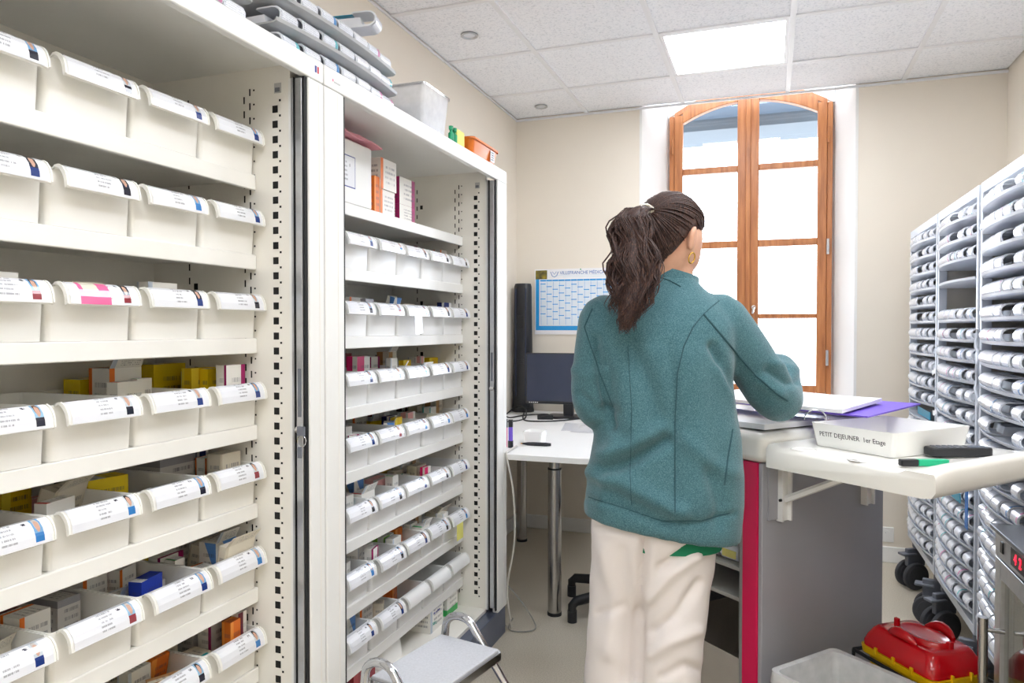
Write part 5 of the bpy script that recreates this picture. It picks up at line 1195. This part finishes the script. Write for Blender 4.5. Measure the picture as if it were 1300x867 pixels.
# ---- head
HCEN = hd(850, 306, 1.905); th = math.radians(50); pt = math.radians(20)
hf = (FH * math.cos(th) + RT * math.sin(th)) * math.cos(pt) - UP * math.sin(pt); hr = (RT * math.cos(th) - FH * math.sin(th)); hu = hr.cross(hf).normalized()
HM = np.array([hr, hf, hu])     # rows: local axes in world
def headmap(n):
    """unit directions (N,3) in head space (right, forward, up) -> surface points"""
    n = np.asarray(n, float); x, y, z = n[:, 0], n[:, 1], n[:, 2]
    rx = np.full(len(n), .073); ry = np.where(y > 0, .092, .098); rz = np.where(z > 0, .108, .118)
    low = np.clip(-z, 0, 1)
    X = x * rx * (1 - .28 * low ** 1.5); Y = y * ry; Z = z * rz
    Y = Y + .012 * low * (y > -.2) - np.where(y < 0, .0, 0); Y = np.where(y < 0, Y * (1 - .35 * low), Y)
    fr = np.clip(y, 0, 1)
    def gb(cx, cz, sx, sz): return np.exp(-((X - cx) / sx) ** 2 - ((Z - cz) / sz) ** 2) * (y > 0)
    Y = Y + .024 * gb(0, -.026, .010, .014) + .012 * gb(0, -.005, .008, .02) + .006 * gb(0, .026, .04, .012) - .008 * (gb(.031, .004, .014, .011) + gb(-.031, .004, .014, .011)) + .007 * gb(0, -.058, .02, .008) - .004 * gb(0, -.066, .02, .003) + .010 * gb(0, -.098, .022, .016) + .005 * (gb(.04, -.03, .02, .02) + gb(-.04, -.03, .02, .02))
    return np.stack([X, Y, Z], 1) * 1.045
def icos(sub):
    bm = bmesh.new(); bmesh.ops.create_icosphere(bm, subdivisions=sub, radius=1); v = np.array([q.co[:] for q in bm.verts]); f = [tuple(q.index for q in p.verts) for p in bm.faces]; bm.free(); return v, f
iv, ifc = icos(5)
def toworld(p): return np.asarray(p) @ HM + np.array(HCEN)
bd = MB(); bd.add([Vector(p) for p in toworld(headmap(iv))], ifc)
NB = hd(850, 378, 1.905); capsule(bd, [hd(856, 322, 1.91), hd(854, 350, 1.905), NB], [.052, .052, .06], 18)
for s in (-1, 1):   # ears
    e0, ef = icos(3); q = e0 * np.array([.011, .020, .034]); dent = np.exp(-((e0[:, 1] - .1) / .5) ** 2 - ((e0[:, 2] - .15) / .55) ** 2) * (e0[:, 0] * s > 0); q[:, 0] -= s * dent * .009
    q[:, 1] *= np.where(e0[:, 2] < -.2, .72, 1); a = .35 * s; qx = q[:, 0] * math.cos(a) + q[:, 1] * math.sin(a) * -1; qy = q[:, 0] * math.sin(a) + q[:, 1] * math.cos(a); q[:, 0], q[:, 1] = qx, qy
    bd.add([Vector(p) for p in toworld(q + np.array([s * .085, -.014, -.008]))], ef)
bd.loft([row(*q[:4], q[4] * .82, q[5] * .82, ins=.02) for q in TOR[1:-1]])
for pts, r in (([LS, hd(758, 460, 1.872), LE, LW], [.045, .038, .034, .026]), ([RS, hd(950, 456, 1.905), RE, RW0, RW], [.045, .04, .036, .032, .027])): capsule(bd, pts, r, 14)
for L_ in (LL, RL): capsule(bd, [p for p, _ in L_] + [Vector((L_[-1][0].x, L_[-1][0].y, .05))], [r * .72 for _, r in L_] + [.035], 14)
for L_ in (LL, RL): f0 = Vector((L_[-1][0].x, L_[-1][0].y, .045)); capsule(bd, [f0 - AY * .04, f0 + AY * .06, f0 + AY * .16 - UP * .012], [.032, .035, .024], 12)
def hand(wr, d, up_, right):
    d = d.normalized(); sd = d.cross(up_).normalized(); up_ = sd.cross(d).normalized()   # sd: towards person's right
    th_ = -sd if right else sd          # thumb side
    bd.loft([ringpts(wr + d * t, sd, up_, w, h, 14, 2.5) for t, w, h in ((-.03, .026, .02), (0, .026, .018), (.03, .036, .016), (.07, .042, .015), (.085, .041, .013))])
    for k, (off, L) in enumerate(((.031, .068), (.0105, .078), (-.0105, .072), (-.031, .056))):
        p = wr + d * .082 + th_ * off; q = [p]; dd = d.copy(); ax = sd
        for j, fr in enumerate((.45, .32, .25)):
            dd = (dd * math.cos(.5) - up_ * math.sin(.5) * 1.0).normalized() if j == 0 else (dd * math.cos(.55) + (-up_ * math.cos(.5 * j) - d * math.sin(.5 * j)) * math.sin(.55)).normalized()
            p = p + dd * L * fr; q.append(p)
        capsule(bd, q, [.0088, .0085, .008, .0068], 10)
    p = wr + d * .025 + th_ * .028; capsule(bd, [p, p + d * .028 + th_ * .022 - up_ * .008, p + d * .056 + th_ * .026 - up_ * .018, p + d * .078 + th_ * .016 - up_ * .024], [.012, .0105, .0095, .0075], 10)
hand(LW + (LW - hd(790, 520, 1.98)).normalized() * .05, (RT * .75 + FH * .6 - UP * .12), UP, False)
hand(RW + (FH * .55 - RT * .8).normalized() * .06, (FH * .45 - RT * .85 - UP * .25), UP, True)
bme = remeshed('person', bd, .0046, 2, .4)
person = link('person', bme, 'skin', None, BASE, smooth=80, norm=False)
tag(person, 'person with brown ponytail in teal fleece and off-white trousers, seen from behind', 'person')
jo = link('jacket', jme, 'fleece', person, smooth=80, norm=False); jo['label'] = 'heathered teal fleece jacket'
to = link('trousers', tme, 'trouser', person, smooth=80, norm=False); to['label'] = 'loose off-white trousers'
# collar, seams, pocket zip
bvh = BVHTree.FromPolygons([v.co + BASE for v in jme.vertices], [tuple(p.vertices) for p in jme.polygons])
def onto(pts, lift=.0006, step=4, tree=bvh):
    out = []
    for (a, b) in zip(pts, pts[1:]):
        n = max(1, int(math.hypot(b[0] - a[0], b[1] - a[1]) / step))
        for k in range(n):
            t = k / n; d = Vector(ray(a[0] + (b[0] - a[0]) * t, a[1] + (b[1] - a[1]) * t)).normalized(); h = tree.ray_cast(Vector(_C), d)
            if h[0] is not None and (not out or (h[0] - out[-1] - BASE * 0).length < .06 or True): out.append(h[0] + h[1] * lift - BASE)
    return out
for pts, r in (([(893, 399), (880, 415), (868, 440), (860, 475), (857, 540), (857, 600), (857, 655)], .0016), ([(893, 399), (905, 388), (917, 379)], .0014), ([(893, 399), (912, 421), (936, 450), (960, 477), (985, 499), (1003, 511)], .0026), ([(752, 392), (742, 415), (750, 440), (762, 475), (780, 520)], .0016), ([(744, 630), (790, 644), (840, 661), (890, 661), (930, 650)], .0014), ([(797, 440), (802, 520), (800, 600), (802, 645)], .001), ([(930, 545), (924, 580), (919, 620)], .0022), ([(837, 352), (850, 356), (868, 366)], .0016)):
    q = onto(pts)
    if len(q) > 3:
        segs = [[q[0]]]
        for p in q[1:]:
            if (p - segs[-1][-1]).length > .03: segs.append([])
            segs[-1].append(p)
        for s_ in segs:
            if len(s_) > 2: link('seam', MB().tube(s_, r, 6), 'seam', jo, smooth=60)
col_ = MB(); cc = [(hd(857, 366, 1.900), .070, .070), (hd(857, 352, 1.900), .064, .064), (hd(858, 345, 1.902), .061, .060), (hd(858, 345, 1.902), .056, .055), (hd(857, 362, 1.90), .06, .06)]
CT = math.radians(-16)
cax = AX * math.cos(CT) + UP * math.sin(CT)
col_.loft([[p - BASE for p in ringpts(c, cax, AY, a, b, 32, 2.1)] for c, a, b in cc], cap=False)
link('collar', col_, 'fleece', jo, smooth=60)
# green shirt hem and shoes
sh = MB().loft([[p - BASE for p in row(py, 790, 914, 1.862, .105, .10)] for py in (650, 676, 690)]); M['green_shirt'] = pm('green_cotton', (20, 120, 84), .9, var=.06)
link('shirt', sh, 'green_shirt', person, smooth=60)['label'] = 'green shirt hem'
for L_ in (LL, RL):
    f0 = Vector((L_[-1][0].x, L_[-1][0].y, .0)) - BASE; s_ = MB()
    s_.loft([ringpts(f0 + AY * t + UP * (h / 2 + .001), AX, UP, w, h / 2, 16, 2.6) for t, w, h in ((-.075, .026, .05), (-.06, .038, .085), (0, .042, .10), (.06, .046, .085), (.13, .048, .06), (.18, .036, .045), (.195, .02, .03))])
    link('shoe', s_, 'white_pl', person, smooth=60)
# eyes, brows
for s in (-1, 1):
    e0, ef = icos(3); p = toworld(e0 * .0115 + np.array([s * .032, .0745, .004])) - np.array(BASE); link('eye', MB().add([Vector(q) for q in p], ef), 'white_pl', person, smooth=True)
    p = toworld(e0 * np.array([.0055, .003, .0055]) + np.array([s * .032, .0845, .002])) - np.array(BASE); link('iris', MB().add([Vector(q) for q in p], ef), 'hair', person, smooth=True)
    pts = toworld(headmap(np.array([[s * (.15 + .4 * t), .9, .24 + .05 * math.sin(3 * t)] for t in np.linspace(0, 1, 8)]) / np.linalg.norm([[s * (.15 + .4 * t), .9, .24 + .05 * math.sin(3 * t)] for t in np.linspace(0, 1, 8)], axis=1)[:, None]) * 1.01) - np.array(BASE)
    link('eyebrow', MB().tube([Vector(q) for q in pts], [.001, .0025, .003, .003, .0028, .0024, .002, .001], 6), 'hair', person, smooth=60)
lp = toworld(headmap((lambda a: a / np.linalg.norm(a, axis=1)[:, None])(np.array([[x, .86, -.56] for x in np.linspace(-.24, .24, 9)]))) * 1.012) - np.array(BASE)
M['lip'] = pm('lip', (186, 104, 100), .45); link('lips', MB().tube([Vector(q) for q in lp], [.001, .003, .004, .0045, .004, .0045, .004, .003, .001], 8), 'lip', person, smooth=60)
# ---- hair
TIE = hd(824, 266, 1.822); tied = (np.array(TIE) - np.array(HCEN)) @ HM.T; tied_n = tied / np.linalg.norm(tied)
AZ = [0, 35, 60, 80, 95, 112, 135, 180]; HL = [.62, .56, .40, .30, .22, -.30, -.66, -.74]
def hairline(n): return np.interp(np.degrees(np.arctan2(np.abs(n[:, 0]), n[:, 1])), AZ, HL)
dz_ = iv[:, 2] - hairline(iv); k_ = np.clip(dz_ / .22, 0, 1); k_ = k_ * k_ * (3 - 2 * k_)
pts = headmap(iv); rad = np.linalg.norm(pts, axis=1)[:, None]; off = np.where(dz_ > -.02, .0025 + .0115 * k_, -.012)
hp_ = pts + pts / rad * off[:, None]
ang = np.arccos(np.clip(iv @ tied_n, -1, 1)); azt = np.arctan2((iv @ np.cross(tied_n, [0, 0, 1.])), iv[:, 2]); hp_ += pts / rad * (.0011 * np.sin(azt * 60) * k_)[:, None]
hc = link('hair', MB().add([Vector(p) for p in toworld(hp_) - np.array(BASE)], ifc), 'hair', person, smooth=80); hc['label'] = 'dark brown hair drawn back to a ponytail'
r2 = random.Random(3); cs = MB()
for k in range(300):
    az = math.radians(r2.uniform(-180, 180)); hl = float(np.interp(abs(math.degrees(az)), AZ, HL)) + r2.uniform(-.02, .5); hl = min(hl, .97)
    n0 = np.array([math.sin(az) * math.sqrt(1 - hl * hl), math.cos(az) * math.sqrt(1 - hl * hl), hl]); om = math.acos(max(-1, min(1, float(n0 @ tied_n))))
    if om < .25: continue
    P_l = []
    tv = np.linspace(0, 1, 12); dirs = np.array([(math.sin((1 - t) * om) * n0 + math.sin(t * om) * tied_n) / math.sin(om) for t in tv]); hp = headmap(dirs); rr = np.linalg.norm(hp, axis=1)[:, None]
    lift_ = np.where(dirs[:, 2] - hairline(dirs) > -.25, 1, .7); lf = (.0035 + .0105 * np.clip((dirs[:, 2] - hairline(dirs)) / .22, 0, 1) + .004 * np.sin(tv * math.pi) * r2.random())
    P_l = toworld(hp + hp / rr * lf[:, None]) - np.array(BASE)
    cs.tube([Vector(q) for q in P_l], [.0006] + [.0019] * 10 + [.0008], 5)
link('hair_strands', cs, 'hair', person, smooth=80)['kind'] = 'stuff'
PT = [(824, 266, 1.822, 8), (812, 264, 1.795, 13), (802, 276, 1.765, 19), (803, 300, 1.745, 26), (807, 330, 1.725, 32), (807, 358, 1.712, 31), (802, 385, 1.700, 25), (795, 406, 1.692, 15), (794, 424, 1.690, 6)]
def ptail(t):
    q = t * (len(PT) - 1); i = min(int(q), len(PT) - 2); f = q - i; a, b = np.array(PT[i]), np.array(PT[i + 1])
    f2 = f * f * (3 - 2 * f) * .5 + f * .5; return a + (b - a) * f2
core = MB(); core.loft([[p - BASE for p in ringpts(hd(*q[:3]), RT, (FH - UP * .2).normalized(), q[3] * .72 * q[2] / FPX, .008 + .020 * min(1, q[3] / 24), 18, 2)] for q in (ptail(t) for t in np.linspace(0.02, .95, 22))])
pc = link('ponytail', core, 'hair', person, smooth=80); pc['label'] = 'long wavy ponytail'
st_ = MB()
for cl_ in range(44):
    ca, cr = r2.uniform(0, 2 * math.pi), math.sqrt(r2.random()); cL = r2.uniform(.66, 1.0); cp1, cp2, cfq = r2.uniform(0, 6.3), r2.uniform(0, 6.3), r2.uniform(20, 32); cwv = r2.uniform(3.0, 6.5); ex_ = r2.uniform(.85, 1.18)
    for k in range(11):
        ox_, oy_ = r2.gauss(0, 2.4), r2.gauss(0, .0035); L = cL + r2.uniform(-.05, .03); p1, p2, fq = cp1 + r2.gauss(0, .35), cp2 + r2.gauss(0, .35), cfq + r2.gauss(0, .8); pts_ = []; rr0 = r2.uniform(.0009, .0021)
        for t in np.linspace(0, L, 24):
            q = ptail(t); w_ = q[3] * ex_; fall = min(1, t * 3.5)
            x = q[0] + math.cos(ca) * cr * w_ + ox_ * min(1, t * 6 + .2) + cwv * fall * math.sin(fq * t + p1); dd = q[2] + math.sin(ca) * cr * (.010 + .020 * min(1, q[3] / 24)) + oy_ + .006 * fall * math.sin(fq * t + p2) - .004
            pts_.append(hd(x, q[1], dd) - BASE)
        st_.tube(pts_, [rr0 * .8] + [rr0] * 17 + [rr0 * .9, rr0 * .8, rr0 * .65, rr0 * .5, rr0 * .35, rr0 * .15], 5)
# a loose loop of hair on the left of the ponytail
for k in range(14):
    j = r2.uniform(-2, 2); st_.tube([hd(*q) - BASE for q in [(816, 266, 1.80), (798 + j, 268 + j, 1.775), (788 + j * .6, 282, 1.76), (786 + j, 296, 1.75), (792 + j, 308, 1.74), (798 + j, 330, 1.725)]], [.0012, .0016, .0017, .0016, .0014, .0006], 5)
link('ponytail_strands', st_, 'hair', pc, smooth=80)['kind'] = 'stuff'
fr_ = MB()
for k in range(9):   # wisps at the temple
    j = r2.uniform(-1.5, 1.5); fr_.tube([hd(*q) - BASE for q in [(880 + j, 258 + j, 1.935), (890 + j, 271, 1.96), (894 + j * .5, 286 + j, 1.972), (890 + j, 298 + j, 1.972)]], [.0008, .0012, .001, .0003], 5)
link('temple_wisps', fr_, 'hair', person, smooth=80)['kind'] = 'stuff'
ci = MB()
for k in range(2):
    c0 = TIE + (hd(816, 262, 1.80) - TIE) * (.2 + .35 * k); ci.tube([c0 + RT * (.013 * math.cos(a)) + (UP * .6 + FH * .8).normalized() * (.017 * math.sin(a)) - BASE for a in (2 * math.pi * i / 20 for i in range(21))], .0035, 8)
M['clip'] = pm('pearl_clip', (226, 216, 200), .25, .3); link('hair_clip', ci, 'clip', person, smooth=60)['label'] = 'pale spiral hair tie'
ec = np.array([.092, -.010, -.060]); ew = [Vector(toworld((ec + np.array([.002 * math.sin(a), .0135 * math.cos(a) * .8, .0135 * math.sin(a)]))[None])[0]) - BASE for a in (2 * math.pi * k / 28 for k in range(29))]
link('earring', MB().tube(ew, .0017, 8), 'gold', person, smooth=60)['label'] = 'gold hoop earring'
